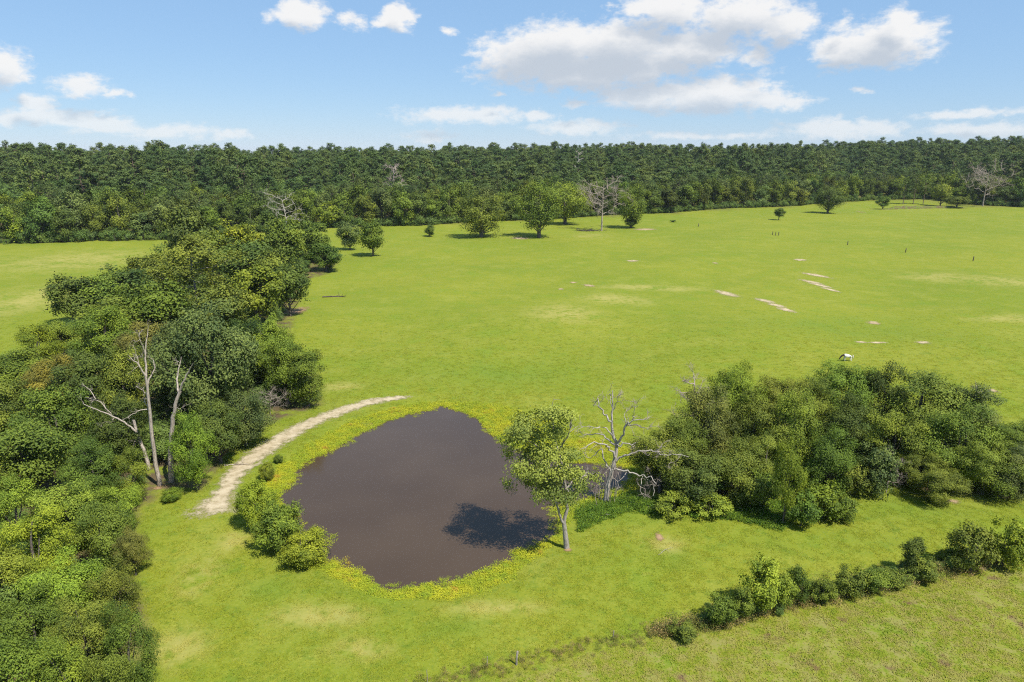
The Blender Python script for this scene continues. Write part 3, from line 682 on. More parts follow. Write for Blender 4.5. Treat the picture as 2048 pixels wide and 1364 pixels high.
# ---- lone trees in the far field
for px, top, base, hw, i, tn, lb in [(963,384,474,44,0,'olive','left one of the two big lone oaks in the field'),(1078,356,475,42,1,'mid','right one of the two big lone oaks, taller with a bare trunk'),
   (1655,364,427,24,2,'dark','dark tree standing off the forest edge at the far right'),(1262,368,456,28,1,'mid','leafy oak with broken top right of the grey dead tree'),(1130,352,448,40,2,'bright','bright green broad tree at the forest edge behind the tall lone oak')]:
    place(None, 'oak_tree', px, top, base, hw * 1.15, [OAK[i]], tn, lb, 'tree', None, 8, 20., 9.)
for px, top, base, hw, tn, lb in [(1557,416,440,11,'dark','small dark tree alone in the far field'),(1765,393,418,13,'deep','dark bush at the left end of the far earth bank'),(1880,366,412,18,'light','light green small tree standing on the far earth bank'),
   (1912,392,416,22,'olive','bushy olive shrubs at the right end of the far earth bank'),(1346,440,444,6,'dark','tiny tuft bush in the field right of the broken oak'),(1262,436,456,14,'deep','leafy bush at the foot of the broken oak')]:
    place(None, 'field_tree', px, top, base, hw, MIDT, tn, lb, 'tree' if hw > 12 else 'bush', None, 9)
for px, lb in [(1806,'left'),(1826,'middle'),(1846,'right')]:
    place(None, 'pine_tree', px, 348 + abs(px - 1826) * .5, 408, 14, [FARP[px % 3]], 'dark', lb + ' one of three dark pines behind the far earth bank', 'tree', 'three pines behind the far earth bank', 2, 25., 5.2)

# ------------------------------------------------------------------ the live tree by the pond, the dead white tree, the snags
def c7(x, y): return 1000 + x / 2.926, 650 + y / 2.926
def c4(x, y): return x / 2.926, 600 + y / 2.926
def traced(rng, tb, Y0, conv, line, r0, r1, depth, base_dy=0.0, n=None, sides=6, wob=.05):
    P = []; m = len(line)
    for i, (x, y) in enumerate(line):
        P.append(at_depth(*conv(x, y), Y0 + base_dy + depth * i / (m - 1)))
    Q = smooth_path(P, n or m * 3, wob, rng); tb.add(Q, np.linspace(r0, r1, len(Q)), sides); return Q
rng = np.random.default_rng(77)
b0 = ground(1133, 1096); Y0 = b0[1]
tb = Tubes()
st = traced(rng, tb, Y0, c7, [(390,1305),(385,1250),(378,1195),(375,1160)], .31, .22, 0, sides=8, wob=.0)
limbs = [traced(rng, tb, Y0, c7, [(375,1165),(348,1110),(340,1060),(300,960),(260,860)], .15, .07, -1.2), traced(rng, tb, Y0, c7, [(375,1165),(388,1100),(392,1040),(380,930),(360,800),(320,650),(300,520)], .19, .04, .6),
   traced(rng, tb, Y0, c7, [(385,960),(430,900),(500,880),(560,880)], .1, .03, 1.8), traced(rng, tb, Y0, c7, [(300,950),(220,880),(130,870),(60,940)], .12, .03, -1.5), traced(rng, tb, Y0, c7, [(370,860),(280,760),(180,680),(80,640)], .14, .03, 2.4), traced(rng, tb, Y0, c7, [(340,740),(400,650),(420,560)], .1, .03, -2.0)]
for L in limbs: twigs(tb, rng, L, .045, 2, 1.6, .3, 4)
trunk_me = tb.mesh('trunk', M['pale_bark']); blobs = []
for x, y, r in [(150,560,75),(300,530,85),(390,540,50),(90,650,75),(200,650,85),(330,640,80),(60,740,45),(170,760,80),(260,770,85),(370,760,70),(110,850,70),(220,860,80),(330,860,70),(60,930,35),(150,930,45),(280,940,85),(390,890,70),(460,880,60),(540,890,42),(470,970,50),(330,1010,75),(400,1000,65),(260,1010,50),(430,760,40),(230,520,50),(120,610,50)]:
    for k in range(2):
        p_ = at_depth(*c7(x + rng.normal() * 12, y + rng.normal() * 12), Y0 + rng.uniform(-3.2, 3.2)); rr = r / 2.926 * Y0 / FPX * .95
        blobs.append([*p_, rr * .95, rr * .66])
V, F, v = foliage(rng, blobs, .24, 19000, .28, 8)
cr = make_mesh('crown', V, F, (M['leaf'],), face_attr=v)
root = bpy.data.objects.new('pond_tree', None); COL.objects.link(root); root.location = b0
o1 = link('crown', cr, root); o2 = link('trunk', trunk_me, root)
for o_ in (o1, o2): o_.location = -Vector(b0)
o1.color = (.165, .205, .044, 1); tag(root, 'live forked tree with an open leafy crown on the near pond shore', 'tree')

b1 = ground(1213, 1004); Y1 = b1[1]; tb = Tubes(); lm = []
tk = traced(rng, tb, Y1, c7, [(618,1035),(630,960),(645,890),(658,845),(675,770),(686,700),(662,640),(650,560),(662,500),(655,430),(660,385)], .36, .05, .6, sides=8, n=26)
for line, r0, dp in [([(686,700),(722,640),(742,572),(800,556),(860,545)],.24,-1.8),([(742,585),(820,588),(870,608)],.13,-2.6),([(650,565),(610,530),(585,480),(572,420),(548,470)],.2,1.6),([(725,640),(735,560),(720,530),(748,488)],.14,1.4),([(775,553),(785,500),(806,468)],.1,-1.6),
   ([(674,775),(640,720),(600,690),(540,690),(485,725)],.24,-2.6),([(672,700),(615,650),(560,636),(478,642)],.2,2.2),([(655,645),(620,610),(560,596),(478,602)],.16,-.8),([(688,705),(740,690),(795,697),(812,732)],.16,1.8),
   ([(680,795),(760,746),(840,735),(910,740),(980,762),(1050,754),(1095,768)],.22,-2.4),([(905,742),(940,716),(995,704)],.08,-1.2),([(975,760),(1000,800)],.06,-2.6),([(658,850),(730,854),(800,870),(860,892),(890,880),(912,930),(898,992)],.2,-3.2),([(835,885),(820,940),(828,998)],.09,-2.8),
   ([(650,860),(612,790),(592,720),(545,770),(510,775)],.2,1.2),([(660,500),(690,440),(700,400)],.1,-1.0),([(655,480),(640,430),(655,380)],.08,.9),([(740,860),(700,905),(680,960)],.07,-1.4),([(645,880),(600,930),(560,990)],.09,1.0)]:
    q_ = traced(rng, tb, Y1, c7, line, r0 * .58, r0 * .16, dp, wob=.1); lm.append(q_)
br = Tubes()
for q_ in lm: twigs(br, rng, q_, .035, 3, 1.3, .15, 4)
for k in range(14):
    p_ = np.array(b1) + np.array([rng.normal() * .6, rng.normal() * .6, 0]); br.add(smooth_path([p_, p_ + np.array([rng.normal() * .4, rng.normal() * .4, rng.uniform(1.5, 4)]), tk[9] + rng.normal(0, .4, 3)], 6, .08, rng), np.linspace(.03, .02, 6), 4)
root = bpy.data.objects.new('dead_tree', None); COL.objects.link(root); root.location = b1
for nm, t_ in (('trunk', tb), ('twigs', br)):
    o_ = link(nm, t_.mesh(nm, M['dead_wood' if nm == 'trunk' else 'dead_twig']), root); o_.location = -Vector(b1)
    if nm == 'twigs': o_['kind'] = 'stuff'
tag(root, 'bleached leafless dead tree with twisted white limbs on the pond shore', 'dead tree')

def snag(px, py, lines, label, mat='snag_wood', tw=2):
    b = ground(px, py); tb = Tubes(); br = Tubes()
    for line, r0, r1, dp in lines:
        q_ = traced(rng, tb, b[1], c4, line, r0 * .78, r1 * .7, dp, wob=.04)
        if r0 < .2: twigs(br, rng, q_, .03, 3, 1.2, .2, tw + 1)
    root = bpy.data.objects.new('bare_snag', None); COL.objects.link(root); root.location = b
    o_ = link('trunk', tb.mesh('trunk', M[mat]), root); o_.location = -Vector(b)
    if br.n: o_ = link('twigs', br.mesh('twigs', M[mat]), root); o_.location = -Vector(b); o_['kind'] = 'stuff'
    tag(root, label, 'dead tree', 'bare snags in front of the left wood')
snag(318, 971, [([(935,1090),(900,900),(885,720),(870,560),(855,450)],.36,.2,-.6),([(855,452),(848,300),(866,175)],.18,.05,.8),([(848,310),(830,260),(810,205)],.08,.03,-.6),([(855,450),(810,380),(752,325)],.16,.05,-1.2),([(866,490),(885,440),(910,405),(895,345)],.14,.04,1.0),([(868,560),(830,525),(795,505)],.1,.04,-1.0),([(878,640),(830,640),(770,670),(750,690)],.09,.03,-1.6),([(880,650),(850,600),(830,590)],.07,.02,.8),([(820,390),(800,320),(790,315)],.07,.03,.6)],
   'tallest bare snag with branching top at the left wood edge')
snag(343, 964, [([(1000,1065),(998,900),(1010,700),(1038,580),(1048,535)],.46,.26,-.4),([(1048,540),(1085,450),(1120,390),(1133,368)],.2,.07,-1.0),([(1046,540),(1035,480),(1040,430),(1062,330)],.17,.05,1.2),([(1030,640),(1060,632)],.08,.03,-.5)], 'forked bare snag with thick dark trunk beside the tallest snag')
snag(297, 940, [([(870,990),(855,920),(820,830),(798,770),(783,700)],.33,.24,.2),([(800,775),(740,725),(680,688),(600,655),(490,610)],.18,.05,-1.8),([(660,680),(625,640),(580,590),(500,570)],.1,.03,.8),([(560,580),(530,530),(480,495)],.07,.03,1.2),([(672,690),(630,715),(602,745)],.09,.03,-1.4),([(812,830),(780,825),(765,820)],.05,.02,-.5)], 'broken leaning snag with one long branch reaching left')

def dead_crown(seed, px, top, base, hw, label, mat='dead_twig', name='dead_tree', dense=5, far=None):
    r_ = np.random.default_rng(seed); b = ground(px, base)
    if far:
        x_ = at_depth(px, top + 20, far)[0]; b = np.array([x_, far, hz(x_, far)])
    hh = at_depth(px, top, b[1])[2] - b[2]; rad = hw * b[1] / FPX; tb = Tubes(); br = Tubes()
    tp = smooth_path([(0, 0, -.2), (r_.normal() * .2, 0, hh * .4), (r_.normal() * .4, r_.normal() * .4, hh * .9)], 9); k = max(.07, hh * .019)
    tb.add(tp, np.linspace(k, k * .25, 9), 6)
    for i in range(13):
        f_ = .3 + .65 * (i + r_.random()) / 13; s0 = np.array([np.interp(f_ * hh, tp[:, 2], tp[:, j]) for j in range(3)]); th = i * 2.4 + r_.normal() * .4; L = rad * r_.uniform(.6, 1.05) * (1.15 - .5 * max(0, f_ - .6))
        e = s0 + np.array([math.cos(th) * L, math.sin(th) * L, L * r_.uniform(.15, .6)])
        q_ = smooth_path([s0, (s0 + e) / 2 + r_.normal(0, .06 * L, 3), e], 7, .03 * L, r_); tb.add(q_, np.linspace(k * .4, k * .1, 7), 4); twigs(br, r_, q_, k * (.28 if b[1] > 250 else .17), 3 if dense > 4 else 2, L * .5, .25, min(dense, 5), 3)
    root = bpy.data.objects.new(name, None); COL.objects.link(root); root.location = b
    link('trunk', tb.mesh('trunk', M[mat]), root); link('twigs', br.mesh('twigs', M[mat]), root)['kind'] = 'stuff'
    return tag(root, label, 'dead tree')
dead_crown(1, 1203, 368, 462, 38, 'grey leafless tree standing in the field right of the two big oaks', dense=6)
dead_crown(2, 1965, 342, 413, 36, 'grey bare tree at the forest edge near the right border', dense=6)
dead_crown(3, 575, 390, 478, 32, 'white dead tree at the forest edge behind the left wood', 'dead_wood', dense=4)
dead_crown(4, 787, 326, 440, 18, 'brown dead pine among the forest above the pasture gap', dense=5, far=425)
dead_crown(5, 1385, 752, 915, 40, 'half-dead tree with pale twigs at the left top of the thicket', dense=5)
dead_crown(6, 540, 778, 838, 34, 'grey tangle of bare twigs beside the dirt path under the wood', 'dead_twig', 'dead_bush', dense=6)
dead_crown(7, 1772, 915, 985, 30, 'bare grey twigs sticking out of the thicket front', 'dead_twig', 'dead_bush', dense=6)
dead_crown(8, 1158, 296, 425, 10, 'bare white snag high in the forest behind the grey field tree', 'dead_wood', dense=3, far=590)
dead_crown(9, 1925, 762, 890, 22, 'bare pale twigs poking from the right shoulder of the thicket', 'dead_twig', 'dead_tree', dense=3)

# ------------------------------------------------------------------ the forest beyond the pasture
def project(x, y, z):
    zz = z - CAMZ; d = y * CP - zz * SP; return W / 2 + x / d * FPX, H / 2 - (y * SP + zz * CP) / d * FPX
ZONES = [(-1e9,330,'behind the left pasture'),(330,640,'behind the left wood'),(640,900,'left of the two lone oaks'),(900,1140,'behind the two lone oaks'),(1140,1300,'behind the grey field tree'),(1300,1600,'left of the dark field-edge tree'),(1600,1760,'behind the dark field-edge tree'),(1760,1935,'behind the far earth bank'),(1935,1e9,'right of the far earth bank')]
ORD = ['first','second','third','fourth','fifth','sixth','seventh','eighth','ninth','tenth','eleventh','twelfth','thirteenth','fourteenth','fifteenth','sixteenth']
fr = np.random.default_rng(9)
A0, A1 = EDGE_A[0], EDGE_A[-1]
rows = []; taken = []
for row, back in ((0, 3.0), (1, 13.0), (2, 24.0), (3, 36.0)):
    a = A0; lst = []
    while a < A1:
        yy = np.interp(a, EDGE_A, EDGE_Y) + back + fr.normal() * 2.2; x = a * yy
        lst.append((x, yy)); a += (8.2 + fr.random() * 4.2) / yy
    rows.append(lst)
FG = ['front row of forest trees', 'second row of forest trees', 'third row of forest trees', 'fourth row of forest trees']
RN = ['front-row', 'second-row', 'third-row', 'fourth-row']
cnt = {}; extra = []
for row, lst in enumerate(rows):
    for x, y in lst:
        z = hz(x, y); px, py = project(x, y, z + 8)
        is_pine = row >= 2 and fr.random() < .35
        if px < -5 or px > 2053: extra.append((x, y, z)); continue
        zone = next(zp for lo, hi, zp in ZONES if lo <= px < hi); key = (row, zone); k = cnt.get(key, 0); cnt[key] = k + 1
        o_word = ORD[k] if k < len(ORD) else 'next'
        tn = ['mid','mid','dark','olive','deep','bright','grey','dark'][int(fr.integers(8))]
        hgt_ = fr.uniform(15, 23) if not is_pine else fr.uniform(19, 25)
        if row == 0 and fr.random() < .3: hgt_ *= .72
        pool, uh, ur = (FARP, 25., 5.2) if is_pine else (FARB, 18., 5.2)
        cr, tr = pool[int(fr.integers(len(pool)))]
        lb = f"{RN[row]} forest {'pine' if is_pine else 'tree'} {zone}, {o_word} from the left"
        s_ = fr.uniform(.85, 1.3); c0 = TINT[tn] if not is_pine else (.068, .098, .031)
        tree('forest_pine' if is_pine else 'forest_tree', cr, tr, (x, y, z), s_ if not is_pine else s_ * 1.0, hgt_ / uh, fr.uniform(0, 6.28), jit(fr, tuple(q_ * (.98 if row == 0 else .9) for q_ in c0), .17), lb, 'tree', FG[row])
def scatter(name, pts, rots, scls, idx, meshes, attrs=None):
    """one object: many small copies of a few meshes"""
    coll = bpy.data.collections.new(name + '_sources')
    for i, m_ in enumerate(meshes): coll.objects.link(bpy.data.objects.new(f'{name}_source_{i:02d}', m_))
    me = bpy.data.meshes.new(name); pts = np.asarray(pts, np.float32); n = len(pts)
    me.vertices.add(n); me.vertices.foreach_set('co', pts.ravel())
    for nm, arr in (('rot', rots), ('scl', scls)):
        a = me.attributes.new(nm, 'FLOAT_VECTOR', 'POINT'); a.data.foreach_set('vector', np.asarray(arr, np.float32).ravel())
    a = me.attributes.new('idx', 'INT', 'POINT'); a.data.foreach_set('value', np.asarray(idx, np.int32))
    for nm, arr in (attrs or {}).items():
        a = me.attributes.new(nm, 'FLOAT', 'POINT'); a.data.foreach_set('value', np.asarray(arr, np.float32))
    o_ = link(name, me); ng = bpy.data.node_groups.new(name, 'GeometryNodeTree')
    ng.interface.new_socket('Geometry', in_out='INPUT', socket_type='NodeSocketGeometry'); ng.interface.new_socket('Geometry', in_out='OUTPUT', socket_type='NodeSocketGeometry')
    N_, L_ = ng.nodes, ng.links; gi = N_.new('NodeGroupInput'); go = N_.new('NodeGroupOutput'); ip = N_.new('GeometryNodeInstanceOnPoints'); ci = N_.new('GeometryNodeCollectionInfo')
    ci.inputs[0].default_value = coll; ci.inputs['Separate Children'].default_value = True; ci.inputs['Reset Children'].default_value = True
    def na(nm, ty): n_ = N_.new('GeometryNodeInputNamedAttribute'); n_.data_type = ty; n_.inputs[0].default_value = nm; return n_.outputs[0]
    e2r = N_.new('FunctionNodeEulerToRotation'); L_.new(na('rot', 'FLOAT_VECTOR'), e2r.inputs[0])
    L_.new(gi.outputs[0], ip.inputs['Points']); L_.new(ci.outputs[0], ip.inputs['Instance']); ip.inputs['Pick Instance'].default_value = True
    L_.new(na('idx', 'INT'), ip.inputs['Instance Index']); L_.new(e2r.outputs[0], ip.inputs['Rotation']); L_.new(na('scl', 'FLOAT_VECTOR'), ip.inputs['Scale']); L_.new(ip.outputs[0], go.inputs[0])
    md = o_.modifiers.new('scatter', 'NODES'); md.node_group = ng
    return o_
FB2 = [broadleaf(700 + i, height_=18, radius=5.2, low=.05, nblob=18, leaf=.85, n_leaf=2800, spray=.8, trunk_r=.3, mat='wood_leaf', joined=True) for i in range(6)]
FP2 = [pine(750 + i, n_leaf=2000, leaf=.85, mat='pine_leaf', joined=True) for i in range(8)]
pts, scl, idx = [], [], []
def lown(x, y): return math.sin(x * .021 + 1.7 * math.sin(y * .013)) * math.sin(y * .017 + 1.3 * math.sin(x * .011 + 2)) + .5 * math.sin(x * .055 + y * .04)
step = 8.4
for ix in np.arange(-1500, 1500, step):
    for iy in np.arange(250, 1350, step):
        x = ix + fr.uniform(-.5, .5) * step; y = iy + fr.uniform(-.5, .5) * step; a = x / y
        if abs(a) > 1.05: continue
        e = np.interp(a, EDGE_A, EDGE_Y); s_ = y - e
        if s_ < 45 or s_ > 800: continue
        ln = lown(x, y); pf = np.clip((s_ - 20) / 110 + .25 * ln, .1, .95)
        if fr.random() < .31 * pf + .06 * np.clip(s_ / 300, 0, 1):
            k = .86 * (1 + .12 * ln) * fr.choice((.72, .86, .96, 1.02, 1.12, 1.34)) * fr.uniform(.92, 1.08); kk = fr.uniform(1.05, 1.6); pts.append((x, y)); scl.append((kk, kk, k)); idx.append(6 + int(fr.integers(8)))
        elif fr.random() < .62:
            k = fr.uniform(.6, 1.0) * (1.12 if s_ < 130 else .82); kk = fr.uniform(.75, 1.25); pts.append((x, y)); scl.append((kk, kk, k)); idx.append(int(fr.integers(6)))
for x, y, z in extra: pts.append((x, y)); scl.append((1, 1, fr.uniform(.85, 1.1))); idx.append(int(fr.integers(6)))
pts = np.array(pts); z = height(pts[:, 0], pts[:, 1]) - .1
rot = np.zeros((len(pts), 3)); rot[:, 2] = fr.uniform(0, 6.28, len(pts))
fo = scatter('forest', np.c_[pts, z], rot, scl, idx, FB2 + FP2)
tag(fo, 'dark mixed pine and oak forest covering the ridge along the horizon', 'forest', kind='stuff')
print('forest', len(pts))
# low brush along the forest foot and under the woods
US = [broadleaf(800 + i, height_=4, radius=2.4, low=.0, nblob=9, leaf=.4, n_leaf=900, spray=.35, trunk_r=.06, mat='wood_leaf', joined=True) for i in range(4)]
pts, scl, idx = [], [], []
a = A0
while a < A1:
    for back in (0., 3.2):
        e = np.interp(a, EDGE_A, EDGE_Y) + back + fr.normal() * 1.1; k = fr.uniform(.6, 1.25); pts.append((a * e, e)); scl.append((k, k, k * fr.uniform(.8, 1.3))); idx.append(int(fr.integers(4)))
    a += 2.6 / e
eb = len(pts)
o_ = scatter('forest_brush', np.c_[np.array(pts), height(np.array(pts)[:, 0], np.array(pts)[:, 1]) - .1], np.c_[np.zeros((eb, 2)), fr.uniform(0, 6.28, eb)], scl, idx, US)
tag(o_, 'low green brush along the foot of the far forest', 'brush', kind='stuff')
UN = [broadleaf(820 + i, height_=4, radius=2.4, low=.0, nblob=10, leaf=.24, n_leaf=2600, spray=.3, trunk_r=.06, mat='wood_leaf', joined=True) for i in range(4)]
def fill(Pg, n, margin, r_):
    A = np.array(Pg); out = []
    while sum(map(len, out)) < n:
        x = r_.uniform(A[:, 0].min(), A[:, 0].max(), n * 3); y = r_.uniform(max(36, A[:, 1].min()), A[:, 1].max(), n * 3); k = inside(x, y, Pg, margin); out.append(np.c_[x[k], y[k]])
    return np.concatenate(out)[:n]
up = np.concatenate([fill(WOOD, 620, 2.0, fr), fill(THICK, 150, 1.0, fr)]); n = len(up); k = fr.uniform(.45, 1.05, n)
o_ = scatter('undergrowth', np.c_[up, height(up[:, 0], up[:, 1]) - .1], np.c_[np.zeros((n, 2)), fr.uniform(0, 6.28, n)], np.c_[k, k, k * fr.uniform(.7, 1.1, n)], fr.integers(0, 4, n), UN)
tag(o_, 'leafy undergrowth filling the floor of the wood and the thicket', 'undergrowth', kind='stuff')

# ------------------------------------------------------------------ grass tufts and pond weeds
def tuft(seed, n, spread, hgt_, wid, mat, flatness=.5):
    r_ = np.random.default_rng(seed); V, F = [], []
    for i in range(n):
        b = np.r_[r_.normal(0, spread, 2), 0]; th = r_.uniform(0, 6.28); d = np.array([math.cos(th), math.sin(th), 0]); s_ = np.array([-d[1], d[0], 0]) * wid * r_.uniform(.6, 1.2); L = hgt_ * r_.uniform(.6, 1.3)
        m_ = b + d * L * flatness * .45 + np.array([0, 0, L * .6]); e = b + d * L * flatness + np.array([0, 0, L * (1 - .4 * flatness)])
        k = len(V); V += [b - s_ * .5, b + s_ * .5, m_ + s_ * .5, m_ - s_ * .5, e + s_ * .05, e - s_ * .05]; F += [(k, k + 1, k + 2, k + 3), (k + 3, k + 2, k + 4, k + 5)]
    return make_mesh('tuft', V, F, (M[mat],), face_attr=np.repeat(r_.random(n), 2))
TU = [tuft(900 + i, 18, .2, .085, .05, 'tuft', 1.5) for i in range(4)]
n = 330000; d_ = 38 + 140 * fr.random(n) ** 1.0; aa = fr.uniform(-1.0, 1.0, n); x, y = aa * d_, d_
keep = ~inside(x, y, WATER, -.2) & ~inside(x, y, WOOD, .6) & ~inside(x, y, THICK, .6)
pd, _ = poly_dist(x, y, fpoly([(840,794),(740,804),(640,838),(560,880),(500,922),(456,970),(432,1008),(412,1056)]), closed=False); keep &= (pd > 1.1) | (fr.random(n) < .10)
cl_ = np.sin(x * 1.3 + 2 * np.sin(y * .7)) * np.sin(y * 1.1 + 1.7 * np.sin(x * .6)); keep &= fr.random(n) < (.36 + .36 * cl_) * np.clip((178 - d_) / 70, 0, 1)
x, y = x[keep], y[keep]; n = len(x); rg = rough_at(x, y); k = fr.uniform(.55, 1.2, n) * (1 + .45 * rg)
o_ = scatter('pasture_grass', np.c_[x, y, height(x, y) - .01], np.c_[np.zeros((n, 2)), fr.uniform(0, 6.28, n)], np.c_[k, k, k * fr.uniform(.6, 1.2, n)], fr.integers(0, 4, n), TU, {'dry': spots(x, y, DRY), 'lush': spots(x, y, LUSH), 'rough': rg})
tag(o_, 'short green pasture grass tufts around the pond', 'grass', kind='stuff'); print('grass', n)
def rosette(seed, n, r, hgt_, leaf, mat):
    r_ = np.random.default_rng(seed); th = r_.uniform(0, 6.28, n); rr = r * np.sqrt(r_.random(n)); Pn = np.c_[np.cos(th) * rr, np.sin(th) * rr, r_.uniform(.1, 1, n) * hgt_]
    V, F = leaf_cards(r_, Pn, unit(r_.normal(size=(n, 3)) * .5 + np.array([0, 0, .8])), leaf, .55); return make_mesh('weed', V, F, (M[mat],), face_attr=r_.random(n))
WE = [rosette(920 + i, 46, .40, .13 + .07 * (i % 3), .105, 'weed') for i in range(5)]
A = np.array(WEED_OUT); n = 60000; x = fr.uniform(A[:, 0].min(), A[:, 0].max(), n); y = fr.uniform(A[:, 1].min(), A[:, 1].max(), n)
dw, iw = poly_dist(x, y, WATER); sd = np.where(iw, -dw, dw); do, io = poly_dist(x, y, WEED_OUT); so = np.where(io, do, -do)
nz = np.sin(x * .9 + np.sin(y * .8) * 1.5) * np.sin(y * .75 + 1.3 * np.sin(x * .55)); nz2 = np.sin(x * 2.3 + 1.1 * np.sin(y * 1.9)) * np.sin(y * 2.1 + 2)
inner = (sd > -.05 - .35 * np.maximum(nz, 0)) & (so > .65 + .6 * nz) & (fr.random(n) < np.clip(so / 1.6 + .1, 0, 1)) & (nz2 + .6 * nz > -1.05); fringe = (sd < 0) & (sd > -.9 - .8 * nz - .4 * nz2) & (fr.random(n) < .2)
keep = inner | fringe; x, y, sd = x[keep], y[keep], sd[keep]; n = len(x); k = fr.uniform(.6, 1.25, n) * np.where(sd < -.4, .75, 1)
o_ = scatter('pond_weeds', np.c_[x, y, np.maximum(height(x, y), -.35) - .03], np.c_[np.zeros((n, 2)), fr.uniform(0, 6.28, n)], np.c_[k, k, k], fr.integers(0, 5, n), WE)
tag(o_, 'yellow-green and orange water weeds ringing the pond', 'weeds', kind='stuff'); print('weeds', n)
M['scrub'], t, o = material('dry_scrub'); rnd = t.new('ShaderNodeObjectInfo').outputs['Random']
c = t.mix(t.ss(rnd, .3, .7), (.12, .135, .035), (.23, .18, .085)); leaf_shader(t, o, leaf_variation(t, c), .25, .7, .1)
SCR = [rosette(940 + i, 90, .5, .7 + .25 * (i % 2), .12, 'scrub') for i in range(4)]
hx = fr.uniform(HEDGE[0, 0], HEDGE[-1, 0], 2600); hy = np.interp(hx, HEDGE[:, 0], HEDGE[:, 1]) + fr.normal(0, .6, 2600); dens = np.interp(hx, [flat(700, 1420)[0], flat(1300, 1270)[0], flat(1420, 1245)[0], 80], [.45, .6, 1, 1])
kp = fr.random(2600) < dens; hx, hy = hx[kp], hy[kp]; n = len(hx); k = fr.uniform(.4, 1.1, n) * np.where(hx < flat(1300, 1270)[0], .5, 1)
o_ = scatter('fence_line_scrub', np.c_[hx, hy, height(hx, hy) - .03], np.c_[np.zeros((n, 2)), fr.uniform(0, 6.28, n)], np.c_[k, k, k], fr.integers(0, 4, n), SCR)
tag(o_, 'dry straggly scrub growing along the lower right fence line', 'scrub', kind='stuff')
hn = 230; hx = fr.uniform(flat(1400, 1250)[0], flat(2080, 1100)[0], hn); hy = np.interp(hx, HEDGE[:, 0], HEDGE[:, 1]) + fr.normal(.2, .45, hn); k = fr.uniform(.1, .3, hn)
o_ = scatter('hedgerow_brush', np.c_[hx, hy, height(hx, hy) - .03], np.c_[np.zeros((hn, 2)), fr.uniform(0, 6.28, hn)], np.c_[k, k, k * fr.uniform(.8, 1.5, hn)], fr.integers(0, 4, hn), UN)
tag(o_, 'low leafy brush knitting the hedgerow bushes together', 'brush', kind='stuff')
M['lush'], t, o = material('lush_weed'); rnd = t.new('ShaderNodeObjectInfo').outputs['Random']
c = t.mix(rnd, (.07, .145, .018), (.13, .20, .022)); leaf_shader(t, o, leaf_variation(t, c), .3, .6, .15)
LU = [rosette(960 + i, 60, .5, .4 + .2 * (i % 2), .16, 'lush') for i in range(3)]
LP = fpoly([(1150,1010),(1260,985),(1330,1003),(1480,1008),(1560,1000),(1600,1030),(1560,1062),(1470,1040),(1350,1032),(1250,1025),(1160,1060)])
lp = fill(LP, 1300, 0, fr); n = len(lp); k = fr.uniform(.4, 1.1, n)
o_ = scatter('lush_weeds', np.c_[lp, height(lp[:, 0], lp[:, 1]) - .03], np.c_[np.zeros((n, 2)), fr.uniform(0, 6.28, n)], np.c_[k, k, k], fr.integers(0, 3, n), LU)
tag(o_, 'lush knee-high weeds between the dead tree and the thicket', 'weeds', kind='stuff')

# ------------------------------------------------------------------ posts, fallen branches, brush pile, earth bank, horse
def post_mesh(hh, r, seed):
    r_ = np.random.default_rng(seed); tb = Tubes(); tb.add([(0, 0, -.3), (r_.normal() * .01, 0, hh * .5), (r_.normal() * .03, r_.normal() * .03, hh), (r_.normal() * .03, 0, hh + .03)], [r * 1.05, r, r * .92, r * .15], 8)
    return tb
def post(px, base, hh, r, mat, label, group):
    o_ = link('fence_post', post_mesh(hh, r, int(px)).mesh('fence_post', M[mat])); o_.location = ground(px, base); o_.rotation_euler = (0.03 * math.sin(px), .03 * math.cos(px), px)
    tag(o_, label, 'post', group)
FGp = 'fence posts along the lower fence line'
post(1033, 1330, 1.35, .09, 'old_post', 'stout wooden fence post in the lower middle, tallest of the fence line', FGp)
post(974, 1333, .95, .035, 'old_post', 'thin pale stake just left of the stout fence post', FGp)
post(855, 1366, 1.2, .03, 'old_post', 'thin stake at the bottom border left of the stout post', FGp)
post(1226, 1277, .8, .04, 'old_post', 'short pale stake among scrub right of the stout post', FGp)
FF = 'old posts across the far field'
for px, b, lb in [(1545,470,'left post of the group of three in the far field'),(1551,471,'middle post of the group of three in the far field'),(1557,471,'right post of the group of three in the far field'),(1695,490,'single far field post right of the group of three'),
   (1811,505,'far field post between two other single posts'),(1946,522,'rightmost single post in the far field'),(1397,453,'post near the shallow ditch in the far field'),(1154,462,'post stuck in the brush pile by the grey field tree')]:
    post(px, b, 1.75, .17, 'post_wood', lb, FF)
def branch(name, px, py, L, ang, label, mat='dead_wood', r=.05, n=4):
    r_ = np.random.default_rng(int(px + py)); b = ground(px, py); d = np.array([math.cos(ang), math.sin(ang), 0]); tb = Tubes()
    q_ = smooth_path([-d * L / 2 + (0, 0, .06), (r_.normal() * .1, r_.normal() * .1, .18), d * L / 2 + (0, 0, .1)], 9, .05, r_); tb.add(q_, np.linspace(r, r * .4, 9), 5); twigs(tb, r_, q_, r * .5, 2, L * .3, .15, n)
    o_ = link(name, tb.mesh(name, M[mat])); o_.location = b; tag(o_, label, 'branch')
branch('fallen_branch', 474, 930, 3.2, .1, 'fallen bare branch lying across the dirt path', 'snag_wood', .08)
branch('fallen_branch', 1308, 1020, 2.0, -.9, 'curved white fallen branch in the weeds before the thicket')
branch('fallen_branch', 1328, 1104, 1.8, .7, 'thin pale branch lying on open grass right of the forked tree', r=.025)
branch('fallen_branch', 1212, 1032, 1.2, .1, 'small pale stick in the grass below the dead white tree', r=.03)
branch('fallen_log', 668, 594, 6.5, .05, 'weathered log lying in the field beside the left wood', 'post_wood', .22)
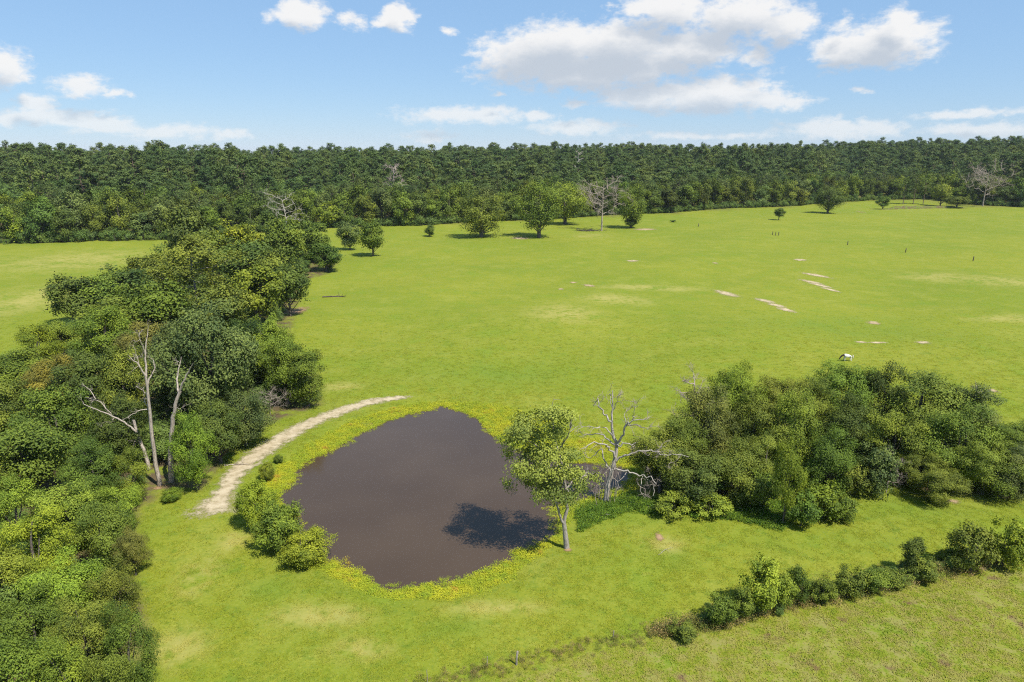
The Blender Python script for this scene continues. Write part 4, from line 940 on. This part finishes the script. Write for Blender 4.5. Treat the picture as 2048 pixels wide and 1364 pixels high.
branch('fallen_log', 1372, 421, 10, .05, 'long grey log lying at the forest edge in the far field', 'snag_wood', .3)
r_ = np.random.default_rng(4); b = ground(1176, 462); tb = Tubes()
for i in range(90):
    p_ = np.array([r_.normal() * 3.2, r_.normal() * 1.3, abs(r_.normal()) * .5]); d = unit(r_.normal(size=3) * np.array([1, 1, .25])); L = r_.uniform(.8, 2.4); tb.add([p_ - d * L / 2, p_, p_ + d * L / 2], [.09, .08, .04], 4)
o_ = link('brush_pile', tb.mesh('brush_pile', M['post_wood'])); o_.location = b; tag(o_, 'dark pile of cut brush beside the grey field tree', 'brush pile')
c0 = ground(1765, 419); c1 = ground(1935, 416); bm = bmesh.new(); n = 28; rings = []
M['bank'], t, o = material('bank_earth'); P = t.pos(); nn = t.noise(P, .5, 5, .65)
t.l.new(principled(t, t.mix(t.ss(nn, .4, .62), (.11, .085, .045), (.12, .15, .03)), .95, .1, t.bump(nn, .8, .4)), o.inputs[0])
for i in range(n + 1):
    f_ = i / n; cx = c0[0] + (c1[0] - c0[0]) * f_; cyy = c0[1] + (c1[1] - c0[1]) * f_ + 4 * math.sin(f_ * 3.14); hh = 1.9 * min(1, 5 * f_, 5 * (1 - f_)) * (1 + .18 * math.sin(i * 1.7)) + .05
    zb = hz(cx, cyy); rings.append([bm.verts.new((cx + .3 * math.sin(i * 2.1 + k), cyy + u, zb + h_ * hh - .15)) for k, (u, h_) in enumerate(((-2.2, 0), (-1.2, .7), (-.3, 1.0), (1.2, .95), (3.5, .5), (6.5, 0)))])
for a_, b_ in zip(rings, rings[1:]):
    for k in range(5): bm.faces.new((a_[k], b_[k], b_[k + 1], a_[k + 1]))
me = bpy.data.meshes.new('earth_bank'); bm.to_mesh(me); bm.free(); me.materials.append(M['bank']); tag(link('earth_bank', me), kind='structure')
# grazing horse: one skinned body, head lowered to the left
V = [(-.62,0,1.18),(-.1,0,1.12),(.42,0,1.16),(.72,0,1.24),(1.0,0,1.12),(1.25,0,.86),(1.42,0,.58),(1.52,0,.30),
     (-.66,.17,.98),(-.56,.17,.72),(-.74,.17,.46),(-.70,.17,.06),(-.66,-.17,.98),(-.50,-.17,.72),(-.64,-.17,.46),(-.58,-.17,.06),
     (.50,.16,.92),(.52,.16,.5),(.5,.16,.06),(.50,-.16,.92),(.60,-.16,.5),(.66,-.16,.06)]
E = [(0,1),(1,2),(2,3),(3,4),(4,5),(5,6),(6,7),(0,8),(8,9),(9,10),(10,11),(0,12),(12,13),(13,14),(14,15),(2,16),(16,17),(17,18),(2,19),(19,20),(20,21)]
R = [.31,.33,.30,.22,.17,.14,.13,.075,.17,.12,.07,.06,.17,.12,.07,.06,.14,.08,.055,.14,.08,.055]
me = bpy.data.meshes.new('body'); me.from_pydata(V, E, []); me.materials.append(M['horse'])
hb = bpy.data.objects.new('body', me); COL.objects.link(hb)
md = hb.modifiers.new('skin', 'SKIN'); md.use_smooth_shade = True
for i, s_ in enumerate(me.skin_vertices[0].data if me.skin_vertices else []): s_.radius = (R[i], R[i])
if not me.skin_vertices:
    bpy.context.view_layer.objects.active = hb
hb.modifiers.new('smooth', 'SUBSURF').levels = 2; hb.modifiers['smooth'].render_levels = 2
horse = bpy.data.objects.new('horse', None); COL.objects.link(horse); horse.location = ground(1694, 722); horse.rotation_euler = (0, 0, math.pi * .97)
hb.parent = horse
for s_ in (-1, 1):
    tb = Tubes(); tb.add([(1.2, .06 * s_, .98), (1.22, .09 * s_, 1.06), (1.22, .1 * s_, 1.13)], [.045, .04, .008], 6); link('ear', tb.mesh('ear', M['mane']), horse)
tb = Tubes()
for i in range(12):
    f_ = i / 11; p_ = np.array([.66 + .56 * f_, 0, 1.43 - .42 * f_]); tb.add([p_, p_ + np.array([.02, -.12, -.08]), p_ + np.array([-.02, -.18, -.3])], [.05, .04, .01], 5)
link('mane', tb.mesh('mane', M['mane']), horse)
tb = Tubes(); tb.add([(-.9, 0, 1.3), (-1.02, 0, 1.15), (-1.06, 0, .8), (-1.03, 0, .45)], [.05, .08, .09, .03], 6); link('tail', tb.mesh('tail', M['pale_hair']), horse)
tag(horse, 'white horse with dark head grazing in the field behind the thicket', 'horse')
# thin summer haze: one even box of air round everything
bm = bmesh.new(); bmesh.ops.create_cube(bm, size=1.0); me = bpy.data.meshes.new('haze'); bm.to_mesh(me); bm.free()
zmin, zmax = float(Z.min()) - 1.0, max(CAMZ + 8, float(Z.max()) + 42)
hzm = bpy.data.materials.new('haze_air'); hzm.use_nodes = True; hzm.node_tree.nodes.clear(); t = NT(hzm.node_tree); o = t.new('ShaderNodeOutputMaterial')
pv = t.new('ShaderNodeVolumePrincipled'); pv.inputs['Color'].default_value = (.80, .88, 1.0, 1); pv.inputs['Density'].default_value = .00004; pv.inputs['Anisotropy'].default_value = .0
t.l.new(pv.outputs[0], o.inputs['Volume']); me.materials.append(hzm)
hzo = link('haze', me); ex = [float(X.min()) - 5, float(X.max()) + 5, float(Y.min()) - 5, float(Y.max()) + 5]
hzo.scale = (ex[1] - ex[0], ex[3] - ex[2], zmax - zmin); hzo.location = ((ex[0] + ex[1]) / 2, (ex[2] + ex[3]) / 2, (zmin + zmax) / 2); tag(hzo, kind='stuff')
print('objects', len(sc.objects))
